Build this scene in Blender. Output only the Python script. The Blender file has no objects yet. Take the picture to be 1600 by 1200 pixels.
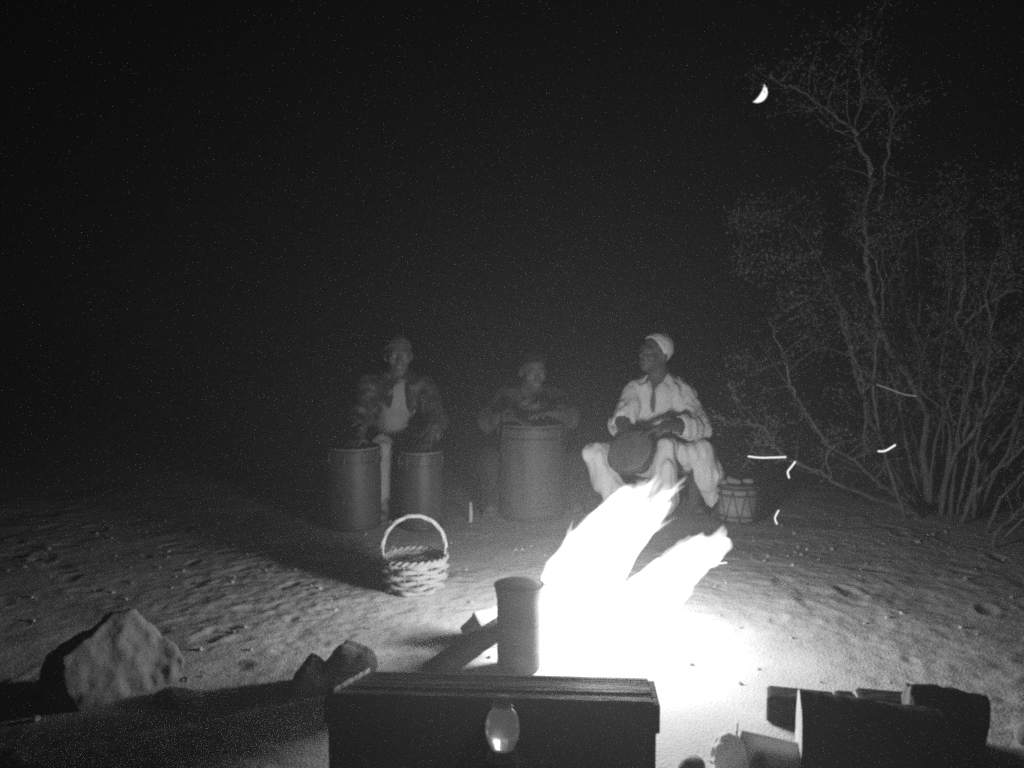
import bpy, bmesh, math, random
import numpy as np
from mathutils import Vector, Matrix

random.seed(7)
RNG = np.random.default_rng(11)
SC = bpy.context.scene
COL = SC.collection

# ------------------------------------------------------------------ camera
CAM_H = 1.15
F = 1386.0                       # focal length in pixels of the 1600 px frame
PITCH = math.atan(100.0 / F)     # horizon 100 px above the middle
cam_d = bpy.data.cameras.new('camera')
cam_d.sensor_width = 36.0
cam_d.lens = F / 1600.0 * 36.0
cam_d.clip_start = 0.05
cam_d.clip_end = 2000.0
cam = bpy.data.objects.new('camera', cam_d)
COL.objects.link(cam)
cam.location = (0, 0, CAM_H)
cam.rotation_euler = (math.pi / 2 - PITCH, 0, 0)
SC.camera = cam


def W(px, py, Y):
    """world point seen at photo pixel (px, py) that stands Y metres in front of the camera"""
    fw = np.array([0, math.cos(PITCH), -math.sin(PITCH)])
    up = np.array([0, math.sin(PITCH), math.cos(PITCH)])
    d = fw + np.array([1, 0, 0]) * (px - 800) / F + up * (600 - py) / F
    p = d * (Y / d[1])
    return np.array([p[0], p[1], p[2] + CAM_H])


def G(px, py, z=0.0):
    """the point of the ground under photo pixel (px, py)"""
    fw = np.array([0, math.cos(PITCH), -math.sin(PITCH)])
    up = np.array([0, math.sin(PITCH), math.cos(PITCH)])
    d = fw + np.array([1, 0, 0]) * (px - 800) / F + up * (600 - py) / F
    p = d * ((z - CAM_H) / d[2])
    return np.array([p[0], p[1], z])


# ------------------------------------------------------------------ night sky and moonlight
moon_dir = W(1184, 145, 100.0) - np.array([0, 0, CAM_H])
moon_dir = moon_dir / np.linalg.norm(moon_dir)
moon_el = math.asin(moon_dir[2])
moon_az = math.atan2(moon_dir[0], moon_dir[1])
world = bpy.data.worlds.new('World')
SC.world = world
world.use_nodes = True
wn = world.node_tree
wn.nodes.clear()
sky = wn.nodes.new('ShaderNodeTexSky')
sky.sky_type = 'NISHITA'
sky.sun_disc = False
sky.sun_elevation = moon_el
sky.sun_rotation = moon_az
bw = wn.nodes.new('ShaderNodeRGBToBW')
bg = wn.nodes.new('ShaderNodeBackground')
bg.inputs['Strength'].default_value = 0.00005
wo = wn.nodes.new('ShaderNodeOutputWorld')
wn.links.new(sky.outputs[0], bw.inputs[0])
wn.links.new(bw.outputs[0], bg.inputs['Color'])
wn.links.new(bg.outputs[0], wo.inputs['Surface'])

sun_d = bpy.data.lights.new('moonlight', 'SUN')
sun_d.energy = 0.004
sun_d.angle = math.radians(0.5)
sun = bpy.data.objects.new('moonlight', sun_d)
COL.objects.link(sun)
sun.rotation_euler = Vector(moon_dir).to_track_quat('Z', 'Y').to_euler()

SC.view_settings.view_transform = 'Standard'
SC.view_settings.look = 'None'
SC.view_settings.exposure = 0.0
SC.view_settings.gamma = 1.0
SC.view_settings.use_curve_mapping = False
SC.render.engine = 'CYCLES'
cy = SC.cycles
cy.use_denoising = False
cy.max_bounces = 5
cy.diffuse_bounces = 2
cy.glossy_bounces = 3
cy.transmission_bounces = 4
cy.volume_bounces = 0
cy.transparent_max_bounces = 24
cy.sample_clamp_indirect = 0.6
cy.sample_clamp_direct = 1.3
cy.caustics_reflective = False
cy.caustics_refractive = True
cy.filter_width = 2.5
cy.volume_step_rate = 1.0
cy.volume_max_steps = 256

FIRE_POWER = 132.0

# ------------------------------------------------------------------ materials (the photograph is black and white)
MATS = {}


def mat(name, grey, rough=0.8, var=0.25, scale=12.0, bump=0.0, bscale=60.0, stretch=(1, 1, 1), spec=0.3, metal=0.0, sheen=0.0):
    if name in MATS:
        return MATS[name]
    m = bpy.data.materials.new(name)
    m.use_nodes = True
    nt = m.node_tree
    b = nt.nodes['Principled BSDF']
    b.inputs['Roughness'].default_value = rough
    b.inputs['Specular IOR Level'].default_value = spec
    b.inputs['Metallic'].default_value = metal
    tc = nt.nodes.new('ShaderNodeTexCoord')
    mp = nt.nodes.new('ShaderNodeMapping')
    mp.inputs['Scale'].default_value = stretch
    nt.links.new(tc.outputs['Object'], mp.inputs['Vector'])
    nz = nt.nodes.new('ShaderNodeTexNoise')
    nz.inputs['Scale'].default_value = scale
    nz.inputs['Detail'].default_value = 6
    nz.inputs['Roughness'].default_value = 0.62
    nt.links.new(mp.outputs[0], nz.inputs['Vector'])
    cr = nt.nodes.new('ShaderNodeValToRGB')
    lo, hi = grey * (1 - var), grey * (1 + var)
    cr.color_ramp.elements[0].position = 0.3
    cr.color_ramp.elements[0].color = (lo, lo, lo, 1)
    cr.color_ramp.elements[1].position = 0.7
    cr.color_ramp.elements[1].color = (hi, hi, hi, 1)
    nt.links.new(nz.outputs['Fac'], cr.inputs['Fac'])
    nt.links.new(cr.outputs['Color'], b.inputs['Base Color'])
    if bump > 0:
        n2 = nt.nodes.new('ShaderNodeTexNoise')
        n2.inputs['Scale'].default_value = bscale
        n2.inputs['Detail'].default_value = 5
        nt.links.new(mp.outputs[0], n2.inputs['Vector'])
        bp = nt.nodes.new('ShaderNodeBump')
        bp.inputs['Strength'].default_value = bump
        bp.inputs['Distance'].default_value = 0.01
        nt.links.new(n2.outputs['Fac'], bp.inputs['Height'])
        nt.links.new(bp.outputs['Normal'], b.inputs['Normal'])
    MATS[name] = m
    return m


def emit_mat(name, strength):
    m = bpy.data.materials.new(name)
    m.use_nodes = True
    nt = m.node_tree
    nt.nodes.clear()
    e = nt.nodes.new('ShaderNodeEmission')
    e.inputs['Strength'].default_value = strength
    o = nt.nodes.new('ShaderNodeOutputMaterial')
    nt.links.new(e.outputs[0], o.inputs['Surface'])
    m.cycles.emission_sampling = 'NONE'
    return m


M_SAND = mat('sand', 0.43, 0.95, 0.16, 3.2, 0.35, 110.0, spec=0.1)
M_STONE = mat('stone', 0.28, 0.9, 0.35, 9.0, 0.6, 45.0)
M_DARKSTONE = mat('sooty stone', 0.14, 0.9, 0.4, 12.0, 0.5, 50.0)
M_CLOTH = mat('white cotton', 0.56, 0.95, 0.10, 7.0, 0.15, 180.0, spec=0.1)
M_SKIN = mat('dark skin', 0.075, 0.6, 0.15, 14.0, 0.05, 90.0)
M_SKIN2 = mat('brown skin', 0.085, 0.6, 0.15, 14.0, 0.05, 90.0)
M_HAIR = mat('hair', 0.02, 0.8, 0.3, 60.0, 0.5, 160.0)
M_WHITEEYE = mat('eye', 0.16, 0.6, 0.1, 5.0)
M_DARKCLOTH = mat('dark cotton', 0.025, 0.95, 0.35, 10.0, 0.2, 140.0, spec=0.1)
M_GREYCLOTH = mat('grey cotton', 0.20, 0.95, 0.25, 10.0, 0.2, 140.0, spec=0.1)
M_PALECLOTH = mat('pale cotton', 0.21, 0.95, 0.18, 8.0, 0.2, 140.0, spec=0.1)
M_DRUMWOOD = mat('drum wood', 0.035, 0.55, 0.4, 6.0, 0.15, 30.0, stretch=(1, 1, 0.15), spec=0.3)
M_DRUMWOOD2 = mat('drum wood mid', 0.055, 0.65, 0.35, 6.0, 0.15, 30.0, stretch=(1, 1, 0.15), spec=0.4)
M_DRUMPALE = mat('pale drum shell', 0.20, 0.7, 0.3, 9.0, 0.15, 30.0)
M_SKINHEAD = mat('drum skin', 0.10, 0.7, 0.25, 12.0, 0.05, 80.0)
M_HOOP = mat('hoop metal', 0.07, 0.45, 0.3, 30.0, 0.1, 60.0, metal=0.5)
M_ROPE = mat('rope', 0.10, 0.9, 0.3, 40.0, 0.3, 160.0)
M_CANE = mat('handle cane', 0.30, 0.55, 0.3, 26.0, 0.25, 120.0, spec=0.4)
M_WICKER = mat('wicker', 0.20, 0.55, 0.35, 26.0, 0.25, 120.0, spec=0.4)
M_CRATE = mat('dark painted wood', 0.13, 0.6, 0.55, 7.0, 0.35, 40.0, stretch=(0.25, 1, 1), spec=0.4)
M_SLAT = mat('weathered slat', 0.46, 0.5, 0.35, 5.0, 0.3, 60.0, stretch=(0.12, 1, 1), spec=0.4)
M_ENDGREY = mat('weathered cut end', 0.22, .9, .3, 18.0, .3, 60.0)
M_BARK = mat('bark', 0.026, 0.95, 0.5, 16.0, 0.9, 50.0, stretch=(0.3, 1, 1), spec=0.05)
M_WOODEND = mat('split wood', 0.42, 0.85, 0.25, 18.0, 0.3, 60.0)
M_CHAR = mat('charred wood', 0.05, 0.9, 0.6, 14.0, 0.8, 50.0)
M_POT = mat('sooty tin', 0.03, 0.8, 0.45, 9.0, 0.12, 40.0, metal=0.0, spec=0.12)
M_BRANCH = mat('grey bark twig', 0.10, 0.9, 0.3, 20.0, 0.3, 80.0)
M_LEAF = mat('dusty leaf', 0.07, 0.8, 0.4, 3.0)


# ------------------------------------------------------------------ object helpers
def link(name, me, material, parent=None, smooth=True):
    o = bpy.data.objects.new(name, me)
    COL.objects.link(o)
    if material is not None:
        me.materials.append(material)
    if smooth and len(me.polygons):
        me.polygons.foreach_set('use_smooth', [True] * len(me.polygons))
    if parent is not None:
        o.parent = parent
        # parts are built in world coordinates; a part of a part shares its parent's origin
        o.location = -parent.location if parent.parent is None else (0, 0, 0)
    return o


def tag(o, label, cat, group=None):
    o['label'] = label
    o['category'] = cat
    if group:
        o['group'] = group
    return o


def thing(name, loc, label, cat, group=None):
    o = bpy.data.objects.new(name, None)
    COL.objects.link(o)
    o.empty_display_size = 0.05
    o.location = tuple(loc)
    return tag(o, label, cat, group)


def pyd(name, verts, faces):
    me = bpy.data.meshes.new(name)
    me.from_pydata([tuple(v) for v in verts], [], [tuple(f) for f in faces])
    me.update()
    return me


class MB:
    def __init__(self):
        self.v, self.f = [], []

    def add(self, verts, faces):
        n = len(self.v)
        self.v += [tuple(map(float, p)) for p in verts]
        self.f += [tuple(i + n for i in q) for q in faces]
        return self

    def tube(self, pts, radii, sides=8, cap=True, closed=False, flat=None, jitter=0.0):
        pts = np.asarray(pts, float)
        n = len(pts)
        radii = np.broadcast_to(np.asarray(radii, float), (n,))
        tan = np.zeros_like(pts)
        for i in range(n):
            if closed:
                t = pts[(i + 1) % n] - pts[i - 1]
            else:
                t = pts[min(i + 1, n - 1)] - pts[max(i - 1, 0)]
            tan[i] = t / (np.linalg.norm(t) + 1e-12)
        ref = np.array([0, 0, 1.0]) if abs(tan[0][2]) < 0.9 else np.array([1.0, 0, 0])
        u = np.cross(tan[0], ref)
        u /= np.linalg.norm(u)
        vs = []
        for i in range(n):
            u = u - tan[i] * np.dot(u, tan[i])
            u /= np.linalg.norm(u) + 1e-12
            w = np.cross(tan[i], u)
            for k in range(sides):
                a = 2 * math.pi * k / sides
                r = radii[i] * (1 + (random.uniform(-jitter, jitter) if jitter else 0))
                vs.append(pts[i] + u * math.cos(a) * r + w * math.sin(a) * r * (flat or 1.0))
        fs = []
        m = n if closed else n - 1
        for i in range(m):
            j = (i + 1) % n
            for k in range(sides):
                l = (k + 1) % sides
                fs.append((i * sides + k, i * sides + l, j * sides + l, j * sides + k))
        if cap and not closed:
            fs.append(tuple(range(sides))[::-1])
            fs.append(tuple((n - 1) * sides + k for k in range(sides)))
        return self.add(vs, fs)

    def lathe(self, prof, centre, sides=32, axis=None):
        """prof: (radius, height) list, radius 0 closes the end"""
        centre = np.asarray(centre, float)
        if axis is None:
            ex, ey, ez = np.eye(3)
        else:
            ez = np.asarray(axis, float) / np.linalg.norm(axis)
            ex = np.cross(ez, [0, 0, 1.0]) if abs(ez[2]) < 0.95 else np.array([1.0, 0, 0])
            ex /= np.linalg.norm(ex)
            ey = np.cross(ez, ex)
        vs, rows = [], []
        for r, h in prof:
            if r <= 1e-6:
                rows.append([len(vs)])
                vs.append(centre + ez * h)
            else:
                rows.append(list(range(len(vs), len(vs) + sides)))
                for k in range(sides):
                    a = 2 * math.pi * k / sides
                    vs.append(centre + ex * r * math.cos(a) + ey * r * math.sin(a) + ez * h)
        fs = []
        for A, B in zip(rows[:-1], rows[1:]):
            for k in range(sides):
                l = (k + 1) % sides
                if len(A) == 1 and len(B) == 1:
                    continue
                if len(A) == 1:
                    fs.append((A[0], B[l], B[k]))
                elif len(B) == 1:
                    fs.append((A[k], A[l], B[0]))
                else:
                    fs.append((A[k], A[l], B[l], B[k]))
        return self.add(vs, fs)

    def build(self, name, material, parent=None, smooth=True):
        return link(name, pyd(name, self.v, self.f), material, parent, smooth)


def box_mesh(name, c, size, rot=(0, 0, 0), bevel=0.006, cuts=0, rough=0.0, seed=0):
    bm = bmesh.new()
    bmesh.ops.create_cube(bm, size=1.0)
    bmesh.ops.scale(bm, vec=size, verts=bm.verts)
    if cuts:
        bmesh.ops.subdivide_edges(bm, edges=bm.edges[:], cuts=cuts, use_grid_fill=True)
    if bevel and not cuts:
        bmesh.ops.bevel(bm, geom=bm.edges[:], offset=bevel, segments=2, affect='EDGES', profile=0.6)
    rr = random.Random(seed)
    if rough:
        for v in bm.verts:
            v.co += Vector((rr.uniform(-1, 1), rr.uniform(-1, 1), rr.uniform(-1, 1))) * rough
    R = Matrix.LocRotScale(Vector(tuple(c)), __import__('mathutils').Euler(rot), None)
    bmesh.ops.transform(bm, matrix=R, verts=bm.verts)
    me = bpy.data.meshes.new(name)
    bm.to_mesh(me)
    bm.free()
    return me


# ------------------------------------------------------------------ smooth lattice noise
_LAT = RNG.random((64, 64, 64)).astype(np.float32)


def noise3(p):
    p = np.asarray(p, np.float32)
    i = np.floor(p).astype(np.int32)
    f = p - i
    f = f * f * (3 - 2 * f)
    i &= 63
    j = (i + 1) & 63
    x0, y0, z0 = i[..., 0], i[..., 1], i[..., 2]
    x1, y1, z1 = j[..., 0], j[..., 1], j[..., 2]
    fx, fy, fz = f[..., 0], f[..., 1], f[..., 2]
    a = _LAT[x0, y0, z0] * (1 - fx) + _LAT[x1, y0, z0] * fx
    b = _LAT[x0, y1, z0] * (1 - fx) + _LAT[x1, y1, z0] * fx
    c = _LAT[x0, y0, z1] * (1 - fx) + _LAT[x1, y0, z1] * fx
    d = _LAT[x0, y1, z1] * (1 - fx) + _LAT[x1, y1, z1] * fx
    return (a * (1 - fy) + b * fy) * (1 - fz) + (c * (1 - fy) + d * fy) * fz - 0.5


# ------------------------------------------------------------------ implicit surfaces for bodies, cloth, stones and flames
class SDF:
    def __init__(self):
        self.ops = []

    def cap(self, a, b, ra, rb=None, k=0.02, op='u', flat=None):
        self.ops.append(('cap', np.array(a, float), np.array(b, float), ra, ra if rb is None else rb, k, op, flat))
        return self

    def path(self, pts, rs, k=0.02, op='u'):
        for i in range(len(pts) - 1):
            self.cap(pts[i], pts[i + 1], rs[i], rs[i + 1], k, op)
        return self

    def ell(self, c, r, R=None, k=0.02, op='u'):
        self.ops.append(('ell', np.array(c, float), np.array(r, float), np.eye(3) if R is None else np.array(R, float), k, op))
        return self

    def box(self, c, h, R=None, rnd=0.01, k=0.02, op='u'):
        self.ops.append(('box', np.array(c, float), np.array(h, float), np.eye(3) if R is None else np.array(R, float), rnd, k, op))
        return self

    def half(self, p, n):
        """keep only the side of the plane that n points away from"""
        self.ops.append(('half', np.array(p, float), np.array(n, float) / np.linalg.norm(n)))
        return self

    def mesh(self, name, vox, disp=None, pad=0.03):
        lo, hi = np.full(3, 1e9), np.full(3, -1e9)

        def bb(o):
            if o[0] == 'cap':
                r = max(o[3], o[4])
                return np.minimum(o[1], o[2]) - r, np.maximum(o[1], o[2]) + r
            if o[0] == 'ell':
                r = np.abs(o[3]).T @ o[2]
                return o[1] - r, o[1] + r
            r = np.abs(o[3]).T @ (o[2] + o[4])
            return o[1] - r, o[1] + r
        for o in self.ops:
            if o[0] != 'half' and o[-1 if o[0] != 'cap' else -2] == 'u':
                a, b = bb(o)
                lo, hi = np.minimum(lo, a), np.maximum(hi, b)
        lo, hi = lo - pad, hi + pad
        n = np.ceil((hi - lo) / vox).astype(int) + 2
        field = np.full(n, 0.2, np.float32)
        ax = [(lo[i] + vox * np.arange(n[i])).astype(np.float32) for i in range(3)]
        for o in self.ops:
            if o[0] == 'half':
                X = (ax[0][:, None, None] - o[1][0]) * o[2][0] + (ax[1][None, :, None] - o[1][1]) * o[2][1] + (ax[2][None, None, :] - o[1][2]) * o[2][2]
                field = np.maximum(field, X)
                continue
            a, b = bb(o)
            k = o[4] if o[0] == 'ell' else o[5]
            op = o[6] if o[0] == 'cap' else o[-1]
            mg = k + 4 * vox + 0.01
            i0 = np.clip(np.floor((a - mg - lo) / vox).astype(int), 0, n - 1)
            i1 = np.clip(np.ceil((b + mg - lo) / vox).astype(int) + 1, 1, n)
            if np.any(i1 <= i0):
                continue
            sl = tuple(slice(i0[q], i1[q]) for q in range(3))
            P = np.stack(np.meshgrid(*[ax[q][sl[q]] for q in range(3)], indexing='ij'), -1)
            if o[0] == 'cap':
                pa, ba = P - o[1].astype(np.float32), (o[2] - o[1]).astype(np.float32)
                h = np.clip((pa @ ba) / (np.dot(ba, ba) + 1e-9), 0, 1)
                d = np.linalg.norm(pa - h[..., None] * ba, axis=-1) - (o[3] + (o[4] - o[3]) * h)
            elif o[0] == 'ell':
                q = (P - o[1].astype(np.float32)) @ o[3].T.astype(np.float32)
                k0 = np.linalg.norm(q / o[2].astype(np.float32), axis=-1)
                k1 = np.linalg.norm(q / (o[2] ** 2).astype(np.float32), axis=-1)
                d = k0 * (k0 - 1) / (k1 + 1e-6)
            else:
                q = np.abs((P - o[1].astype(np.float32)) @ o[3].T.astype(np.float32)) - o[2].astype(np.float32)
                d = np.linalg.norm(np.maximum(q, 0), axis=-1) + np.minimum(q.max(-1), 0) - o[4]
            f = field[sl]
            if op == 'u':
                h = np.clip(0.5 + 0.5 * (f - d) / k, 0, 1)
                field[sl] = f * (1 - h) + d * h - k * h * (1 - h)
            elif op == 's':
                h = np.clip(0.5 - 0.5 * (f + d) / k, 0, 1)
                field[sl] = f * (1 - h) - d * h + k * h * (1 - h)
        if disp is not None:
            near = np.argwhere(np.abs(field) < 0.05)
            pts = lo + near * vox
            field[tuple(near.T)] += disp(pts).astype(np.float32)
        # naive surface nets
        s = field < 0
        c = s[:-1, :-1, :-1].astype(np.int8)
        cnt = np.zeros_like(c, np.int8)
        corners = [(x, y, z) for x in (0, 1) for y in (0, 1) for z in (0, 1)]
        sh = [m - 1 for m in field.shape]
        for x, y, z in corners:
            cnt += s[x:x + sh[0], y:y + sh[1], z:z + sh[2]].astype(np.int8)
        act = (cnt > 0) & (cnt < 8)
        idx = np.full(act.shape, -1, np.int64)
        cells = np.argwhere(act)
        idx[tuple(cells.T)] = np.arange(len(cells))
        acc = np.zeros((len(cells), 3))
        num = np.zeros(len(cells))
        for A in corners:
            for ax_ in range(3):
                if A[ax_]:
                    continue
                B = list(A)
                B[ax_] = 1
                ca, cb = cells + A, cells + B
                fa, fb = field[tuple(ca.T)], field[tuple(cb.T)]
                m = (fa < 0) != (fb < 0)
                t = np.where(m, fa / (fa - fb + 1e-12), 0)
                p = np.array(A, float)[None, :] + np.eye(3)[ax_][None, :] * t[:, None]
                acc[m] += p[m]
                num[m] += 1
        verts = lo + (cells + acc / np.maximum(num, 1)[:, None]) * vox
        faces = []
        for ax_ in range(3):
            b_, c_ = (ax_ + 1) % 3, (ax_ + 2) % 3
            sa = [slice(None)] * 3
            sb = [slice(None)] * 3
            sa[ax_], sb[ax_] = slice(0, -1), slice(1, None)
            ch = s[tuple(sa)] != s[tuple(sb)]
            e = np.argwhere(ch)
            ok = (e[:, b_] > 0) & (e[:, c_] > 0) & (e[:, b_] < sh[b_]) & (e[:, c_] < sh[c_])
            e = e[ok]
            flip = s[tuple(e.T)]
            q = []
            for db, dc in ((1, 1), (0, 1), (0, 0), (1, 0)):
                ee = e.copy()
                ee[:, b_] -= db
                ee[:, c_] -= dc
                q.append(idx[tuple(ee.T)])
            q = np.stack(q, 1)
            q[~flip] = q[~flip][:, ::-1]
            faces.append(q)
        faces = np.concatenate(faces)
        me = bpy.data.meshes.new(name)
        me.vertices.add(len(verts))
        me.vertices.foreach_set('co', verts.astype(np.float32).ravel())
        me.loops.add(faces.size)
        me.loops.foreach_set('vertex_index', faces.astype(np.int32).ravel())
        me.polygons.add(len(faces))
        me.polygons.foreach_set('loop_start', np.arange(0, faces.size, 4, dtype=np.int32))
        me.update()
        me.validate()
        return me


def folds(amp, freq, seed=0.0):
    fr = np.array(freq, float)

    def f(p):
        return amp * (noise3(p * fr + seed) + 0.5 * noise3(p * fr * 2.1 + seed + 9))
    return f


def unit(v):
    v = np.asarray(v, float)
    return v / np.linalg.norm(v)


# ------------------------------------------------------------------ the ground
def graded(lo, hi, a, b, step, grow=1.16):
    c = list(np.arange(a, b + 1e-6, step))
    s, x = step, a
    left = []
    while x > lo:
        s *= grow
        x -= s
        left.append(x)
    s, x = step, c[-1]
    right = []
    while x < hi:
        s *= grow
        x += s
        right.append(x)
    return np.array(left[::-1] + c + right)


PRINTS = [(random.uniform(-2.6, 2.6), random.uniform(2.0, 5.2), random.uniform(0, math.pi), random.uniform(.03, .10), random.uniform(.0015, .0045)) for _ in range(240)]


def height(x, y):
    p = np.stack([x, y, np.zeros_like(x)], -1)
    h = 0.04 * noise3(p * 0.7 + 3.3) + 0.010 * noise3(p * 2.6 + 1.7) + 0.006 * noise3(p * 6.5 + 8.1)
    rough = np.clip(noise3(p * 1.3 + 20.2) * 2.2 + 0.75, 0.25, 1.3)
    h += rough * (0.0050 * noise3(p * np.array([12., 15., 1.]) + 5.5) + 0.0046 * noise3(p * np.array([27., 33., 1.]) + 2.2) + 0.004 * noise3(p * 60.))
    fall = np.clip((7.5 - np.hypot(x, y - 3.5)) / 3.0, 0.15, 1)
    h = h * fall
    near = (np.abs(x) < 3) & (y > 1.5) & (y < 5.8)
    xs, ys = x[near], y[near]
    dh = np.zeros_like(xs)
    for cx, cy_, a, r, dep in PRINTS:
        m = (np.abs(xs - cx) < .3) & (np.abs(ys - cy_) < .3)
        if not m.any():
            continue
        u = (xs[m] - cx) * math.cos(a) + (ys[m] - cy_) * math.sin(a)
        v = -(xs[m] - cx) * math.sin(a) + (ys[m] - cy_) * math.cos(a)
        q = np.sqrt((u / r) ** 2 + (v / (r * .5)) ** 2)
        dh[m] += -dep * np.exp(-q ** 4) + dep * .55 * np.exp(-((q - 1.35) / .3) ** 2)
    h[near] += dh
    # pressed flat where things stand
    for cx, cy_, r in FLATS:
        w = np.exp(-((np.hypot(x - cx, y - cy_) / r) ** 4))
        h = h * (1 - w) + 0.0 * w
    return h


FLATS = []
for px, py, r in ((545, 832, .3), (655, 832, .28), (832, 818, .33), (1161, 822, .22), (647, 925, .2), (160, 1105, .3), (1330, 1190, .4), (1230, 1165, .25)):
    g = G(px, py)
    FLATS.append((g[0], g[1] + .1, r))
FLATS += [(-.02, 1.55, .4), (-0.02, 1.95, .45), (0.15, 2.9, .42), (-0.35, 1.95, .3), (0.3, 1.95, .3), (0.88, 5.25, .6), (-0.68, 5.3, .5), (0.1, 5.5, .5)]

gx = graded(-260, 260, -2.7, 2.7, 0.0125)
gy = graded(-40, 420, 1.9, 5.6, 0.0125)
GX, GY = np.meshgrid(gx, gy, indexing='ij')
GZ = height(GX, GY)
nx, ny = GX.shape
me = bpy.data.meshes.new('ground')
me.vertices.add(nx * ny)
me.vertices.foreach_set('co', np.stack([GX, GY, GZ], -1).astype(np.float32).ravel())
ii = np.arange(nx * ny).reshape(nx, ny)
q = np.stack([ii[:-1, :-1], ii[1:, :-1], ii[1:, 1:], ii[:-1, 1:]], -1).reshape(-1, 4)
me.loops.add(q.size)
me.loops.foreach_set('vertex_index', q.astype(np.int32).ravel())
me.polygons.add(len(q))
me.polygons.foreach_set('loop_start', np.arange(0, q.size, 4, dtype=np.int32))
me.update()
ground = link('ground', me, M_SAND)
ground['kind'] = 'structure'


def gz(x, y):
    return float(height(np.array([[float(x)]]), np.array([[float(y)]]))[0, 0])


# ------------------------------------------------------------------ moon
def build_moon():
    D = 900.0
    c = np.array([0, 0, CAM_H]) + moon_dir * D
    R = 13.5 / F * D
    bm = bmesh.new()
    bmesh.ops.create_uvsphere(bm, u_segments=48, v_segments=24, radius=R)
    me = bpy.data.meshes.new('moon')
    bm.to_mesh(me)
    bm.free()
    m = bpy.data.materials.new('moon surface')
    m.use_nodes = True
    nt = m.node_tree
    nt.nodes.clear()
    g = nt.nodes.new('ShaderNodeNewGeometry')
    d = nt.nodes.new('ShaderNodeVectorMath')
    d.operation = 'DOT_PRODUCT'
    # the sun that lights the moon stands low on its right and behind it
    view = moon_dir
    right = np.cross(view, [0, 0, 1.0])
    right /= np.linalg.norm(right)
    up = np.cross(right, view)
    lit = unit(right * 0.80 - up * 0.52 + view * 0.30)
    d.inputs[1].default_value = tuple(lit)
    nt.links.new(g.outputs['Normal'], d.inputs[0])
    mr = nt.nodes.new('ShaderNodeMapRange')
    mr.inputs['From Min'].default_value = 0.0
    mr.inputs['From Max'].default_value = 0.1
    nt.links.new(d.outputs['Value'], mr.inputs['Value'])
    e = nt.nodes.new('ShaderNodeEmission')
    e.inputs['Strength'].default_value = 4.0
    t = nt.nodes.new('ShaderNodeBsdfTransparent')
    mx = nt.nodes.new('ShaderNodeMixShader')
    fr = nt.nodes.new('ShaderNodeMath')          # the far half of the globe never shows through the near one
    fr.operation = 'SUBTRACT'
    fr.use_clamp = True
    nt.links.new(mr.outputs[0], fr.inputs[0])
    nt.links.new(g.outputs['Backfacing'], fr.inputs[1])
    nt.links.new(fr.outputs[0], mx.inputs[0])
    nt.links.new(t.outputs[0], mx.inputs[1])
    nt.links.new(e.outputs[0], mx.inputs[2])
    o = nt.nodes.new('ShaderNodeOutputMaterial')
    nt.links.new(mx.outputs[0], o.inputs['Surface'])
    m.cycles.emission_sampling = 'NONE'
    ob = link('moon', me, m)
    ob.location = tuple(c)
    tag(ob, 'bright crescent moon hanging in the black night sky', 'moon')


build_moon()

# ------------------------------------------------------------------ fire
FIRE_Y = 2.95
FB = W(925, 1062, FIRE_Y)
FB[2] = 0.0


def flame_mat(name, k, t0, t1, b0=2.2, b1=-0.2, thr=0.5):
    m = bpy.data.materials.new(name)
    m.use_nodes = True
    nt = m.node_tree
    nt.nodes.clear()
    tc = nt.nodes.new('ShaderNodeTexCoord')

    def dot(v):
        n = nt.nodes.new('ShaderNodeVectorMath')
        n.operation = 'DOT_PRODUCT'
        n.inputs[1].default_value = v
        nt.links.new(tc.outputs['Object'], n.inputs[0])
        return n.outputs['Value']
    al, ac = dot((0.62, 0, 0.78)), dot((0.78, 0, -0.62))
    yy = dot((0, 1, 0))

    def mul(s, kk):
        n = nt.nodes.new('ShaderNodeMath')
        n.operation = 'MULTIPLY'
        n.inputs[1].default_value = kk
        nt.links.new(s, n.inputs[0])
        return n.outputs[0]
    cb = nt.nodes.new('ShaderNodeCombineXYZ')
    nt.links.new(mul(ac, 26.0), cb.inputs[0])
    nt.links.new(mul(yy, 20.0), cb.inputs[1])
    nt.links.new(mul(al, 5.0), cb.inputs[2])
    nz = nt.nodes.new('ShaderNodeTexNoise')
    nz.inputs['Scale'].default_value = 1.0
    nz.inputs['Detail'].default_value = 3
    nz.inputs['Distortion'].default_value = 0.4
    nt.links.new(cb.outputs[0], nz.inputs['Vector'])
    mr = nt.nodes.new('ShaderNodeMapRange')
    mr.inputs['From Min'].default_value = t0
    mr.inputs['From Max'].default_value = t1
    mr.inputs['To Min'].default_value = b0
    mr.inputs['To Max'].default_value = b1
    nt.links.new(al, mr.inputs['Value'])
    ma = nt.nodes.new('ShaderNodeMath')
    ma.operation = 'MULTIPLY_ADD'
    ma.inputs[1].default_value = 5.0
    ma.inputs[2].default_value = -5.0 * thr
    nt.links.new(nz.outputs['Fac'], ma.inputs[0])
    ad = nt.nodes.new('ShaderNodeMath')
    ad.operation = 'ADD'
    ad.use_clamp = True
    nt.links.new(ma.outputs[0], ad.inputs[0])
    nt.links.new(mr.outputs[0], ad.inputs[1])
    e = nt.nodes.new('ShaderNodeEmission')
    nt.links.new(mul(ad.outputs[0], k), e.inputs['Strength'])
    o = nt.nodes.new('ShaderNodeOutputMaterial')
    nt.links.new(e.outputs[0], o.inputs['Volume'])
    m.cycles.volume_step_rate = 0.8
    return m


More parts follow.
